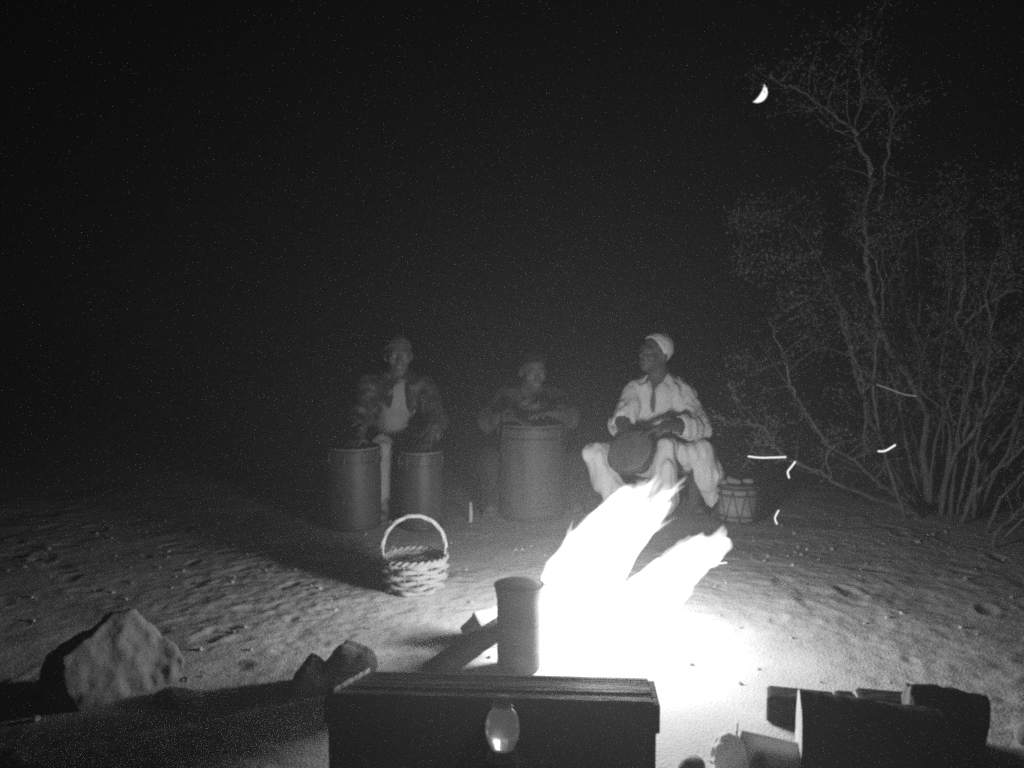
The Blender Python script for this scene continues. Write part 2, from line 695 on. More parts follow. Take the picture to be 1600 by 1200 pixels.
def build_fire():
    t = thing('campfire_flame', FB, 'tall white campfire flame blown to the right behind the dark chest', 'flame')
    px = FIRE_Y / F

    def w(p):
        return W(p[0], p[1], FIRE_Y + (p[3] if len(p) > 3 else 0)) - FB

    def tongues(name, lst, m, k=0.02, amp=0.012):
        s = SDF()
        for pth in lst:
            s.path([w(p) for p in pth], [p[2] * px for p in pth], k)

        def disp(p):
            al = p[:, 0] * .62 + p[:, 2] * .78
            ac = p[:, 0] * .78 - p[:, 2] * .62
            q = np.stack([ac * 34, p[:, 1] * 34, al * 6.5], -1)
            return amp * (noise3(q) + .7 * noise3(q * 2.1 + 4))
        me = s.mesh(name, 0.0055, disp)
        o = link(name, me, m, None)
        o.parent = t
        return o
    core = flame_mat('flame core glow', 26.0, 0.34, 0.76, 3.0, 0.0)
    upper = flame_mat('flame tip glow', 42.0, 0.36, 0.68, 1.2, -0.85)
    wisp = flame_mat('flame wisp glow', 30.0, 0.5, 0.9, 2.0, 0.6)
    tongues('flame_body', [
        [(900, 1068, 48), (902, 1000, 54), (912, 930, 54), (938, 870, 48), (970, 820, 32)],
        [(854, 1056, 15, -.02), (857, 1010, 15, -.01), (862, 960, 14)],
        [(870, 1050, 26), (868, 980, 26), (872, 925, 22), (884, 885, 20), (905, 850, 22), (940, 812, 20), (968, 786, 16)],
        [(955, 1062, 40), (965, 1000, 45, .08), (1010, 940, 46, .18), (1062, 890, 34, .26), (1100, 862, 24, .3), (1132, 850, 11, .3)],
        [(1085, 880, 20, .28), (1092, 848, 8, .28), (1096, 836, 2, .28)],
        [(1110, 865, 18, .3), (1124, 842, 8, .3), (1130, 827, 2, .3)],
        [(1008, 938, 22, .16), (1036, 900, 16, .2), (1062, 870, 12, .24)],
        [(1045, 895, 16, .22), (1068, 855, 6, .25), (1078, 840, 2, .26)],
        [(1008, 915, 12, .14), (1026, 886, 5, .15), (1036, 872, 2, .16)],
    ], core, k=0.014, amp=0.034)
    tongues('flame_tongue', [
        [(945, 860, 46), (985, 800, 36), (1025, 768, 20), (1058, 750, 9), (1092, 734, 2)],
        [(985, 840, 22), (1018, 808, 15), (1048, 790, 7), (1068, 786, 2)],
        [(965, 815, 26), (985, 772, 14), (1000, 752, 5), (1008, 738, 2)],
        [(1005, 790, 18), (1030, 752, 9), (1048, 732, 2)],
        [(952, 885, 30), (996, 838, 18), (1040, 806, 9), (1078, 785, 2)],
        [(1000, 800, 22), (1035, 772, 12), (1062, 762, 7), (1098, 750, 2)],
    ], upper, k=0.02, amp=0.020)
    for pth in ([(872, 890, 9), (882, 860, 6), (890, 832, 4), (896, 808, 1.2)],
                [(900, 860, 9), (910, 830, 5), (918, 806, 1.5)],
                [(852, 905, 8), (858, 882, 5), (864, 868, 1.5)],
                [(1098, 888, 6, .28), (1120, 882, 3, .28), (1136, 879, 1.2, .28)],
                [(930, 820, 9), (938, 795, 5), (946, 776, 1.5)],
                [(990, 790, 10), (1012, 762, 6), (1030, 742, 1.5)],
                [(1015, 800, 10), (1046, 772, 6), (1075, 756, 1.5)],
                [(992, 846, 9, .04), (1026, 826, 5, .05), (1060, 806, 1.5, .06)],
                [(1040, 905, 10, .2), (1056, 868, 5, .22), (1064, 850, 1.5, .22)],
                [(866, 960, 12), (852, 930, 6), (846, 905, 1.5)],
                [(958, 790, 8), (968, 768, 4), (979, 752, 1.5)],
                [(848, 960, 9, .05), (846, 925, 5, .05), (850, 896, 1.5, .05)]):
        tongues('flame_wisp', [pth], wisp, k=0.01, amp=0.003)
    tongues('flame_under_log', [[(752, 1046, 6), (764, 1042, 9), (772, 1034, 7), (774, 1022, 3)], [(770, 1046, 7), (792, 1056, 8)]], core, k=0.01, amp=0.004)
    # the light the flames give
    for i, (p, share, r) in enumerate((((890, 1005, 0, .0), .22, .06), ((908, 925, 0, .04), .58, .07), ((965, 868, 0, .10), .20, .06))):
        d = bpy.data.lights.new('fire_glow', 'POINT')
        d.energy = FIRE_POWER * share
        d.shadow_soft_size = r
        d.color = (1, 1, 1)
        o = bpy.data.objects.new('fire_glow', d)
        COL.objects.link(o)
        o.parent = t
        o.location = tuple(w(p))


build_fire()


# ------------------------------------------------------------------ firewood and stones
def rough_log(name, a, b, ra, rb, material, label, endmat=None, sides=18, seg=16, amp=0.10, seed=0, cat='log', flat=None, endcut=0.0, group=None):
    rr = np.random.default_rng(seed)
    a, b = np.asarray(a, float), np.asarray(b, float)
    ax = unit(b - a)
    u = unit(np.cross(ax, [0, 0, 1.0])) if abs(ax[2]) < .95 else np.array([1., 0, 0])
    v = np.cross(ax, u)
    L = np.linalg.norm(b - a)
    ph = rr.uniform(0, 30, 3)
    mb = MB()
    vs = []
    for i in range(seg + 1):
        t = i / seg
        c = a + (b - a) * t + (u * (rr.random() - .5) + v * (rr.random() - .5)) * ra * .08
        r = ra + (rb - ra) * t
        for k in range(sides):
            an = 2 * math.pi * k / sides
            q = np.array([[math.cos(an) * 2.2, math.sin(an) * 2.2, t * L * 6]]) + ph
            d = 1 + amp * 2.2 * float(noise3(q)[0]) + amp * 1.6 * float(noise3(np.array([[math.cos(an) * 6, math.sin(an) * 6, t * L * 4]]) + ph)[0])
            s = endcut * math.cos(an + 1) if i in (0, seg) else 0
            vs.append(c + ax * s + (u * math.cos(an) + v * math.sin(an) * (flat or 1)) * r * d)
    fs = []
    for i in range(seg):
        for k in range(sides):
            l = (k + 1) % sides
            fs.append((i * sides + k, i * sides + l, (i + 1) * sides + l, (i + 1) * sides + k))
    if endmat is None:
        fs += [tuple(range(sides))[::-1], tuple(seg * sides + k for k in range(sides))]
        mb.add(vs, fs)
        o = mb.build(name, material)
        return tag(o, label, cat, group)
    t = thing(name, (a + b) / 2, label, cat, group)
    mb.add(vs, fs)
    mb.build('bark', material, t)
    for base, sgn in ((0, -1), (seg * sides, 1)):
        e = MB()
        ring = np.array([vs[base + k] for k in range(sides)])
        c = ring.mean(0)
        out = [c + ax * sgn * .003]
        for f in (.35, .7, 1.0):
            out += [c + (p - c) * f + ax * sgn * (.003 if f < 1 else 0) + ax * (rr.random() - .5) * .004 * (f < 1) for p in ring]
        ef = []
        for k in range(sides):
            l = (k + 1) % sides
            tri = (0, 1 + k, 1 + l)
            ef.append(tri if sgn > 0 else tri[::-1])
            for m_ in range(2):
                qd = (1 + m_ * sides + k, 1 + (m_ + 1) * sides + k, 1 + (m_ + 1) * sides + l, 1 + m_ * sides + l)
                ef.append(qd if sgn > 0 else qd[::-1])
        e.add(out, ef)
        e.build('cut_end', endmat, t)
    return t


def stone(name, c, r, label, material=M_STONE, rot=0.0, seed=0.0, vox=0.008, amp=.05, freq=9, cut=(), cat='stone'):
    s = SDF()
    ca, sa = math.cos(rot), math.sin(rot)
    s.ell((0, 0, 0), r, [[ca, sa, 0], [-sa, ca, 0], [0, 0, 1]], k=0.01)
    for p, n in cut:
        s.half(np.array(p), n)
    me = s.mesh(name, vox, lambda p: amp * (noise3(p * freq + seed) + .55 * np.abs(noise3(p * freq * 2.1 + seed)) + .35 * noise3(p * freq * 4.3 + seed)), pad=.05)
    o = link(name, me, material)
    o.location = tuple(c)
    return tag(o, label, cat)


def translucent_mat(name, grey, thru):
    m = bpy.data.materials.new(name)
    m.use_nodes = True
    nt = m.node_tree
    nt.nodes.clear()
    d1, d2, mx, o_ = (nt.nodes.new(n_) for n_ in ('ShaderNodeBsdfDiffuse', 'ShaderNodeBsdfTranslucent', 'ShaderNodeMixShader', 'ShaderNodeOutputMaterial'))
    d1.inputs[0].default_value = d2.inputs[0].default_value = (grey, grey, grey, 1)
    mx.inputs[0].default_value = thru
    nt.links.new(d1.outputs[0], mx.inputs[1])
    nt.links.new(d2.outputs[0], mx.inputs[2])
    nt.links.new(mx.outputs[0], o_.inputs[0])
    return m


def build_fireplace():
    # big log on the left leading into the fire
    rough_log('firewood_log', W(672, 1078, 2.74) * [1, 1, 0] + [0, 0, .03], W(812, 962, 3.0), .040, .036, M_CHAR,
              'charred log leaning up into the fire left of the tin pot', amp=.12, seed=3)
    rough_log('firewood_log', W(895, 1060, 2.95) * [1, 1, 0] + [0, 0, .05], W(1010, 1075, 3.15) * [1, 1, 0] + [0, 0, .05], .05, .045, M_CHAR,
              'burning log lying inside the flame behind the chest', amp=.12, seed=8)
    c = G(764, 1000)
    c[2] = .055
    # pale block behind the pot
    b = thing('wood_block', (c[0], c[1], 0), 'pale split wood block lit from the fire just left of the tin pot', 'wood')
    p = W(768, 972, 3.06)
    nz_ = unit((.42, -.55, .72))
    ax_ = unit(np.cross((0, 0, 1.0), nz_))
    s = SDF()
    s.box(p - nz_ * .055, (.05, .05, .055), np.stack([ax_, np.cross(nz_, ax_), nz_]), .004, .01)
    s.box((p[0] + .02, p[1] + .03, p[2] * .35), (.05, .04, p[2] * .35), None, .006, .01)
    me_ = s.mesh('block', .006, folds(.008, (20, 20, 20)))
    link('block', me_, M_WOODEND, b)
    # stones and split wood left of the chest
    g = G(478, 1088)
    o = stone('stone', (g[0] + .0, g[1] + .03, .045), (.075, .05, .085), 'small wedge shaped dark stone left of the chest corner', M_DARKSTONE, .5, 3.1,
              amp=.03, cut=(((.0, 0, .055), (-.75, -.25, .8)), ((.01, 0, .06), (.8, -.2, .7))))
    g = G(540, 1072)
    o = stone('stone', (g[0], g[1] + .03, .06), (.10, .07, .10), 'rounded sooty stone behind the left end of the chest', M_DARKSTONE, .2, 7.7, amp=.035,
              cut=(((-.03, 0, .06), (-.8, -.1, .6)), ((.02, 0, .065), (.35, -.2, .9))))
    # the large boulder
    g = G(160, 1108)
    o = stone('boulder', (g[0] - .01, g[1] + .12, .04), (.205, .15, .205), 'large pale rugged boulder at the lower left in half shadow', mat('pale rock', .17, .9, .15, 6.0, .7, 35.0), .2, 1.3, vox=.007, amp=.040, freq=8,
              cut=(((-.03, -.04, .1), (.66, -.62, .42)), ((.08, 0, .13), (.72, -.1, .68)), ((-.06, 0, .17), (-.5, -.2, .84)), ((.10, -.04, .05), (.9, -.35, .25)), ((.0, -.02, .16), (.3, -.5, .8))), cat='boulder')
    g = G(275, 1098)
    stone('stone', (g[0], g[1] + .02, .0), (.09, .06, .03), 'flat low stone at the right foot of the boulder', M_STONE, -.3, 5.5, amp=.02)
    # stones lower right
    g = G(1150, 1200)
    lump = translucent_mat('translucent pale', .9, .35)  # stands in for a pale stone, translucent so firelight glows through
    stone('translucent_lump', (g[0] - .015, g[1], .03), (.045, .035, .062), 'pale glow-through stand-in bag left of the cardboard carton', lump, .4, 2.5, vox=.005, amp=.03, freq=16, cat='lump')
    g = G(1188, 1218)
    stone('stone', (g[0], g[1], .02), (.035, .03, .05), 'small pale stone in front of the translucent carton', M_STONE, 1.2, 4.5, amp=.02)
    g = G(1080, 1205)
    stone('stone', (g[0], g[1], .01), (.045, .035, .025), 'flat dark stone at the bottom edge right of the chest', M_DARKSTONE, 1.2, 6.5, amp=.02)
    g = G(1598, 1160)
    stone('stone', (g[0] + .01, g[1], .025), (.035, .04, .04), 'black stone at the far right edge of the frame', M_DARKSTONE, .2, 9.5, amp=.02)

    # firewood pile, lower right: a row of squared chunks, logs in front of it
    row = ((1210, 1306, 2.43, 1094, -15, 'leftmost squared dark timber of the firewood, its pale end toward the fire'),
           (1317, 1345, 2.40, 1098, -8, 'narrow squared chunk between two timbers in the firewood'),
           (1353, 1436, 2.38, 1097, -13, 'squared dark timber right of the narrow chunk in the firewood'))
    for x0, x1, Y, ty, deg, lab in row:
        zt = W(x0, ty, Y)[2]
        xa, xb = W(x0, 1140, Y)[0], W(x1, 1140, Y)[0]
        L = (xb - xa) / math.cos(math.radians(deg))
        t = thing('timber', ((xa + xb) / 2, Y, 0), lab, 'timber')
        d = np.array([math.cos(math.radians(deg)), math.sin(math.radians(deg)), 0])
        c_ = np.array([(xa + xb) / 2, Y + .045, zt / 2])
        link('beam', box_mesh('beam', c_, (L, .085, zt), (0, 0, math.radians(deg)), .009), M_BARK, t, False)
        e_ = c_ - d * (L / 2 + .002)
        link('cut_end', box_mesh('cut_end', e_, (.006, .078, zt - .012), (0, 0, math.radians(deg)), .002), M_ENDGREY, t, False)
    a = W(1250, 1150, 2.2)
    rough_log('bark_log', (a[0], 2.21, .096), (a[0] + .33, 2.13, .092), .096, .090, M_BARK,
              'thick black bark log in front of the squared timbers at the lower right', M_WOODEND, amp=.10, seed=21, seg=20, sides=26)
    a = W(1435, 1150, 2.3)
    rough_log('bark_log', (a[0] - .03, 2.33, .085), (a[0] + .135, 2.25, .08), .088, .086, M_BARK,
              'short black log with a broken end, rightmost of the firewood', M_CHAR, amp=.2, seed=33, seg=12, sides=22, endcut=.02)
    a, e = G(1160, 1212), G(1252, 1212)
    t = thing('translucent_plank', (a[0], a[1], 0), 'small pale translucent carton lying left of the bark log', 'plank')
    L = e[0] - a[0]
    cx = (a + e) / 2
    thru_wood = translucent_mat('translucent wood', .62, .5)  # timber built as translucent sheets so firelight brightens its shaded front
    link('plank_front', box_mesh('plank_front', (cx[0], cx[1] + .03, .042), (L, .012, .09), (0, math.radians(6), math.radians(-16)), .003), thru_wood, t, False)
    link('plank_back', box_mesh('plank_back', (cx[0] + .012, cx[1] + .075, .032), (L, .010, .06), (0, math.radians(6), math.radians(-16)), .003), thru_wood, t, False)
    link('plank_end', box_mesh('plank_end', (cx[0] - L / 2 * .956 - .004, cx[1] + .055 + L / 2 * .275, .042 + L / 2 * .105), (.006, .05, .086), (0, math.radians(6), math.radians(-16)), .002), M_WOODEND, t, False)
    p = [W(1362, 1098, 2.45), W(1385, 1090, 2.48), W(1408, 1082, 2.52), W(1432, 1076, 2.56)]
    p = [np.array([q[0], q[1], max(q[2], .012)]) for q in p]
    tag(MB().tube(p, [.003, .004, .0035, .002], 6).build('twig', M_CHAR), 'thin dark twig lying on the sand behind the firewood', 'twig')


build_fireplace()


# ------------------------------------------------------------------ tin pot
def build_pot():
    c = W(811, 1060, 2.86)
    r, h = .0760, .282
    t = thing('tin_pot', (c[0], c[1], 0), 'tall sooty tin pot standing against the left side of the flame', 'pot')
    prof = [(0, .012), (r * .93, .012), (r * .95, .018), (r * .95, .06), (r * .97, .064), (r * .95, .068), (r * .95, .15), (r * .97, .155), (r * .95, .16),
            (r * .95, h - .05), (r * 1.0, h - .03), (r * 1.04, h - .014), (r * 1.06, h), (r * 1.04, h + .003), (r * 1.0, h + .002), (r * .97, h + .005), (r * .6, h + .009), (0, h + .011)]
    MB().lathe(prof, (c[0], c[1], 0), 40).build('pot_body', M_POT, t)
    ring = [np.array([c[0] + r * 1.055 * math.cos(a), c[1] + r * 1.055 * math.sin(a), h]) for a in np.linspace(0, 2 * math.pi, 40, endpoint=False)]
    MB().tube(ring, .004, 8, closed=True).build('rim', M_POT, t)
    s = [np.array([c[0] + r * .8 * math.cos(a), c[1] + r * .8 * math.sin(a), .008]) for a in np.linspace(0, 2 * math.pi, 24, endpoint=False)]
    MB().tube(s, .009, 6, closed=True).build('foot_ring', M_POT, t)


build_pot()


# ------------------------------------------------------------------ the dark chest in the foreground
def build_chest():
    zt = .272
    A = W(507, 1086, 2.02)
    fl, fr_, br, bl = [G(px, py, zt) for px, py in ((505, 1084), (1032, 1098), (1019, 1056), (548, 1043))]
    ang = math.atan2(fr_[1] - fl[1], fr_[0] - fl[0])
    Lx = math.hypot(fr_[0] - fl[0], fr_[1] - fl[1])
    dep = .5 * (np.linalg.norm(br - fr_) + np.linalg.norm(bl - fl)) * .93
    ex = np.array([math.cos(ang), math.sin(ang), 0])
    ey = np.array([-math.sin(ang), math.cos(ang), 0])
    o0 = fl
    c = o0 + ex * Lx / 2 + ey * dep / 2
    t = thing('wooden_chest', (c[0], c[1], 0), 'long dark wooden chest with a slatted lid standing in front of the fire', 'chest')

    def bx(name, u, v, z, su, sv, sz, m, bev=.003, par=None):
        p = o0 + ex * u + ey * v
        return link(name, box_mesh(name, (p[0], p[1], z), (su, sv, sz), (0, 0, ang), bev), m, par or t, False)
    bx('body', Lx / 2, dep / 2, .1, Lx - .016, dep - .016, .2, M_CRATE)
    lid = bx('lid', Lx / 2, dep / 2, .2305, Lx, dep, .067, M_CRATE, .004)
    n = 9
    sw = (dep - .004) / n
    for i in range(n):
        bx('lid_slat', Lx / 2 + random.uniform(-.002, .002) - .006, .002 + sw * (i + .5), .2675 + random.uniform(-.0012, .0012), Lx - .02, sw - .002, .007, M_SLAT, .0016, lid)
    # a pale batten nailed askew along the left end of the lid
    p0, p1 = G(517, 1079, .279), G(574, 1046, .279)
    mid = (p0 + p1) / 2
    link('batten', box_mesh('batten', (mid[0], mid[1], .279), (np.linalg.norm(p1 - p0), .016, .014), (0, 0, math.atan2(p1[1] - p0[1], p1[0] - p0[0])), .002), M_WOODEND, lid, False)
    for u in (.16, Lx - .16):
        bx('hinge_strap', u, -.0025, .225, .03, .004, .05, M_POT, .001)
    return o0, ex, ey


o0, ex, ey = build_chest()


# ------------------------------------------------------------------ water bottle
def build_bottle():
    Y = 1.60
    c = W(785, 1200, Y)
    z0 = .215
    top = W(785, 1091, Y)[2]
    s = Y / F
    t = thing('water_bottle', (c[0], c[1], z0), 'clear plastic water bottle standing in front of the chest', 'bottle')
    tb = thing('low_bench', (c[0], c[1], 0), 'low bench under the water bottle', 'bench')
    link('seat', box_mesh('seat', (c[0], c[1] - .05, .2), (.6, .22, .028), (0, 0, .02), .004), M_CRATE, tb, False)
    for sx in (-1, 1):
        link('leg', box_mesh('leg', (c[0] + sx * .24, c[1] - .05, .092), (.03, .18, .186), (0, 0, .02), .003), M_CRATE, tb, False)
    zr = lambda py: W(785, py, Y)[2]
    rr = lambda w_: w_ * .5 * s
    b = bpy.data.materials.new('water in plastic')
    b.use_nodes = True
    pb = b.node_tree.nodes['Principled BSDF']
    pb.inputs['Base Color'].default_value = (.97, .97, .97, 1)
    pb.inputs['Transmission Weight'].default_value = 1.0
    pb.inputs['IOR'].default_value = 1.5
    pb.inputs['Roughness'].default_value = 0.2
    tr_ = b.node_tree.nodes.new('ShaderNodeBsdfTranslucent')
    tr_.inputs[0].default_value = (.9, .9, .9, 1)
    mx_ = b.node_tree.nodes.new('ShaderNodeMixShader')
    mx_.inputs[0].default_value = .05
    b.node_tree.links.new(pb.outputs[0], mx_.inputs[1])
    b.node_tree.links.new(tr_.outputs[0], mx_.inputs[2])
    b.node_tree.links.new(mx_.outputs[0], [n_ for n_ in b.node_tree.nodes if n_.type == 'OUTPUT_MATERIAL'][0].inputs[0])
    prof = [(0, z0 + .004), (rr(40), z0 + .002), (rr(50), z0 + .012), (rr(52), z0 + .05), (rr(47), z0 + .06), (rr(52), z0 + .07), (rr(52), zr(1180)),
            (rr(44), zr(1174)), (rr(36), zr(1169)), (rr(36), zr(1167)), (rr(45), zr(1160)), (rr(52), zr(1152)), (rr(56), zr(1141)), (rr(55), zr(1131)), (rr(51), zr(1122)), (rr(44), zr(1115)), (rr(35), zr(1109.5)), (rr(27), zr(1106)), (rr(26), zr(1102)), (0, zr(1101.5))]
    MB().lathe(prof, (c[0], c[1], 0), 48).build('bottle_body', b, t)
    bb_ = t.children[0]
    MB().lathe([(rr(27.5), zr(1105)), (rr(33), zr(1104.6)), (rr(33), zr(1103.2)), (rr(27.5), zr(1102.8))], (c[0], c[1], 0), 32).build('neck_ring', b, bb_)
    cp = [(rr(26.2), zr(1102)), (rr(30), zr(1102)), (rr(31), zr(1101)), (rr(31), zr(1092)), (rr(29), top), (0, top)]
    MB().lathe(cp, (c[0], c[1], 0), 32).build('cap', translucent_mat('white cap', .7, .35), t)
    MB().lathe([(rr(52.8), zr(1183)), (rr(52.8), z0 + .075)], (c[0], c[1], 0), 48).build('label_band', mat('dark label', .08, .5, .2, 15, spec=.3), bb_)


build_bottle()


# ------------------------------------------------------------------ wicker basket
def build_basket():
    g = G(647, 922)
    c = np.array([g[0], g[1] + .02, 0.0])
    sc = c[1] / F
    t = thing('wicker_basket', c, 'round wicker basket with a tall hoop handle standing on the sand', 'basket')
    R0, R1, H = 41 * sc, 49 * sc, .128
    n = 14

    def at(r, a, z):
        return np.array([c[0] + r * math.cos(a), c[1] + r * math.sin(a), z + .006])
    prof = lambda z: R0 + (R1 - R0) * math.sin(min(1, z / H) * math.pi * .5) ** .8
    for i in range(n):
        a = 2 * math.pi * i / n
        MB().tube([at(prof(z), a, z) for z in np.linspace(0, H + .004, 6)], .0035, 6).build('stake', M_WICKER, t)
    rows = 6
    for j in range(rows):
        z = .008 + j * (H - .016) / (rows - 1)
        pts = []
        for k in range(n * 5):
            a = 2 * math.pi * k / (n * 5)
            w_ = math.cos(a * n / 2 + (math.pi if j % 2 else 0))
            pts.append(at(prof(z) + w_ * .009, a, z + .004 * math.sin(a * n / 4 + j) + random.uniform(-.0012, .0012)))
        MB().tube(pts, .0108, 6, closed=True, jitter=.08).build('weaver', M_WICKER, t)
    for ph in (0, math.pi):
        pts = [at(R1 + .003 + .006 * math.cos(a * 14 + ph), a, H + .006 + .006 * math.sin(a * 14 + ph)) for a in np.linspace(0, 2 * math.pi, 140, endpoint=False)]
        MB().tube(pts, .0075, 6, closed=True).build('rim', M_WICKER, t)
    MB().lathe([(0, .004), (R0, .004), (R0 + .004, .012), (0, .014)], (c[0], c[1], 0.004), 28).build('base', M_WICKER, t)
    # hoop handle: three twisted canes
    top = W(645, 806, c[1])[2]
    hw = 50 * sc
    yaw = .12
    for ph in (0, 2.09, 4.19):
        pts = []
        for q in np.linspace(-.16, 1.16, 60):
            a = math.pi * q
            x = hw * math.cos(a) * (1.0 if 0 <= q <= 1 else .985)
            z = H + .045 + (top - H - .045) * math.sin(a) if 0 <= q <= 1 else H + .045 - abs(math.sin(a)) * .12
            tw = q * 15 + ph
            x += .0042 * math.cos(tw) * math.cos(a) if 0 <= q <= 1 else 0
            dy = .0042 * math.sin(tw)
            pts.append(np.array([c[0] + x * math.cos(yaw) - dy * math.sin(yaw), c[1] + x * math.sin(yaw) + dy, z + .0042 * math.cos(tw) * abs(math.sin(a))]))
        MB().tube(pts, .0052, 6).build('handle_cane', M_CANE, t)
    # what lies inside
    s = SDF()
    s.ell((c[0] - .01, c[1] + .0, .085), (.085, .085, .03), k=.02)
    s.cap((c[0] - .05, c[1] - .03, .112), (c[0] + .03, c[1] + .045, .118), .014, .012, .02)
    s.cap((c[0] - .045, c[1] - .035, .112), (c[0] - .075, c[1] + .03, .118), .012, .01, .02)
    o = link('folded_cloth', s.mesh('folded_cloth', .006, folds(.016, (28, 28, 28))), M_PALECLOTH)
    tag(o, 'pale crumpled cloth lying inside the wicker basket', 'cloth')


build_basket()


# ------------------------------------------------------------------ drums
def drum(name, px, base_py, top_py, w_px, label, shell, seed=0, waist=0.0, pegs=10):
    g = G(px, base_py)
    rad = w_px * .5 * g[1] / F
    c = np.array([g[0], g[1] + rad, 0.0])
    h = W(px, top_py, c[1])[2]
    t = thing(name, (c[0], c[1], 0), label, 'drum', 'tall drums')
    pr = [(0, 0.004), (rad * .93, .0), (rad * .96, .02)]
    for q in np.linspace(.06, .94, 14):
        pr.append((rad * (1 - .04 + .05 * math.sin(q * math.pi) - waist * math.sin(q * math.pi) ** 2), h * q))
    pr += [(rad * .97, h - .02), (rad * .97, h - .006)]
    sh_ = MB().lathe(pr, c, 40).build('shell', shell, t)
    MB().lathe([(rad * .985, h - .006), (rad * .985, h), (rad * .96, h + .003), (rad * .6, h + .0035), (0, h + .004)], c, 40).build('drum_skin', M_SKINHEAD, t)
    for z, rr_ in ((h - .018, 1.0), (h - .075, 1.005), (.02, 1.0)):
        ring = [np.array([c[0] + rad * rr_ * math.cos(a), c[1] + rad * rr_ * math.sin(a), z]) for a in np.linspace(0, 2 * math.pi, 40, endpoint=False)]
        MB().tube(ring, .006, 8, closed=True).build('hoop', M_HOOP, sh_)
    for i in range(pegs):
        a = 2 * math.pi * (i + .3 * seed) / pegs
        d = np.array([math.cos(a), math.sin(a), 0])
        p = c + d * rad * 1.02
        MB().tube([p + [0, 0, h - .02], p + d * .004 + [0, 0, h - .05], p + [0, 0, h - .085]], .0028, 6).build('tension_rope', M_ROPE, sh_)
    return t, c, rad, h


D1 = drum('tall_drum', 545, 832, 697, 90, 'tall dark drum at the far left, in front of the leftmost player', M_DRUMWOOD, 1)
D2 = drum('tall_drum', 655, 832, 704, 70, 'narrow tall dark drum standing behind the wicker basket handle', M_DRUMWOOD, 2)
D3 = drum('tall_drum', 832, 818, 661, 106, 'widest tall drum in the middle, played by the hunched player', M_DRUMWOOD2, 3)


def small_drum():
    px, w_ = 1161, 66
    g = G(px, 822)
    rad = w_ * .5 * g[1] / F
    c = np.array([g[0], g[1] + rad, 0.0])
    h = W(px, 757, c[1])[2]
    t = thing('side_drum', (c[0], c[1], 0), 'small pale laced drum on the sand right of the man in white', 'drum')
    MB().lathe([(0, .003), (rad * .94, 0), (rad * .95, h * .5), (rad * .95, h - .004)], c, 40).build('shell', M_DRUMPALE, t)
    sh_ = [o for o in t.children if o.name.startswith('shell')][0]
    MB().lathe([(rad * .955, h - .004), (rad * .955, h + .003), (rad * .9, h + .006), (0, h + .007)], c, 40).build('drum_skin', M_SKINHEAD, t)
    for z in (h - .012, h - .05, .045, .012):
        ring = [np.array([c[0] + rad * 1.0 * math.cos(a), c[1] + rad * math.sin(a), z]) for a in np.linspace(0, 2 * math.pi, 40, endpoint=False)]
        MB().tube(ring, .008 if z in (h - .012, .012) else .005, 8, closed=True).build('hoop', M_DRUMWOOD, sh_)
    n = 9
    for i in range(n):
        a0 = 2 * math.pi * i / n
        a1 = a0 + math.pi / n
        for p, q_ in ((a0, a1), (a1, a0 + 2 * math.pi / n)):
            up = p == a0
            P = np.array([c[0] + rad * math.cos(p), c[1] + rad * math.sin(p), h - .02 if up else .02])
            Q = np.array([c[0] + rad * math.cos(q_), c[1] + rad * math.sin(q_), .02 if up else h - .02])
            mid = (P + Q) / 2
            mid[:2] = c[:2] + (mid[:2] - c[:2]) / np.linalg.norm(mid[:2] - c[:2]) * rad * .985
            MB().tube([P, mid, Q], .003, 5).build('lace', M_DRUMWOOD, sh_)
    # a crumpled pale rag on top
    s = SDF()
    p = np.array([c[0] - .025, c[1] - .01, h + .012])
    s.path([p + [-.06, 0, 0], p + [-.02, .02, .012], p + [.03, .0, .004]], [.012, .018, .012], .02)
    s.ell(p + [.085, .02, .004], (.03, .025, .014), k=.01)
    tag(link('rag', s.mesh('rag', .006, folds(.018, (25, 25, 25))), M_PALECLOTH), 'crumpled pale rag lying on the small laced drum', 'cloth')


small_drum()

# short peg in the sand
g = G(735, 816)
tag(MB().tube([(g[0], g[1], -.02), (g[0] + .003, g[1], .05), (g[0] + .001, g[1], .115)], [.012, .011, .008], 8).build('wooden_peg', M_WOODEND),
    'short pale wooden peg stuck upright in the sand between the drums', 'peg')


# ------------------------------------------------------------------ people
def head(s, c, f, u, extra=True):
    f = unit(f)
    r = unit(np.cross(f, u))
    u = np.cross(r, f)
    B = np.stack([r, f, u])
    L = lambda x, y, z: c + r * x + f * y + u * z
    s.ell(L(0, -.008, .025), (.073, .092, .088), B, .01)
    s.ell(L(0, .022, -.045), (.054, .066, .068), B, .03)
    s.ell(L(0, .05, -.092), (.026, .028, .022), B, .02)
    s.cap(L(-.035, .076, .028), L(.035, .076, .028), .012, .012, .015)
    s.cap(L(0, .086, .022), L(0, .108, -.022), .008, .013, .01)
    s.cap(L(-.013, .097, -.024), L(.013, .097, -.024), .008, .008, .01)
    for sx in (-1, 1):
        s.ell(L(sx * .031, .094, .008), (.015, .014, .011), B, .008, 's')
        s.ell(L(sx * .045, .06, -.018), (.02, .02, .02), B, .02)
        s.ell(L(sx * .075, -.012, -.008), (.012, .02, .033), B, .008)
    s.cap(L(-.02, .088, -.053), L(.02, .088, -.053), .007, .007, .006)
    s.cap(L(-.016, .086, -.066), L(.016, .086, -.066), .008, .008, .006)
    return B, L


def eyes(L, parent):
    for sx in (-1, 1):
        mb = MB()
        c = L(sx * .031, .078, .008)
        mb.lathe([(0, -.011), (.007, -.0085), (.011, 0), (.007, .0085), (0, .011)], c, 12)
        mb.build('eye', M_WHITEEYE, parent)


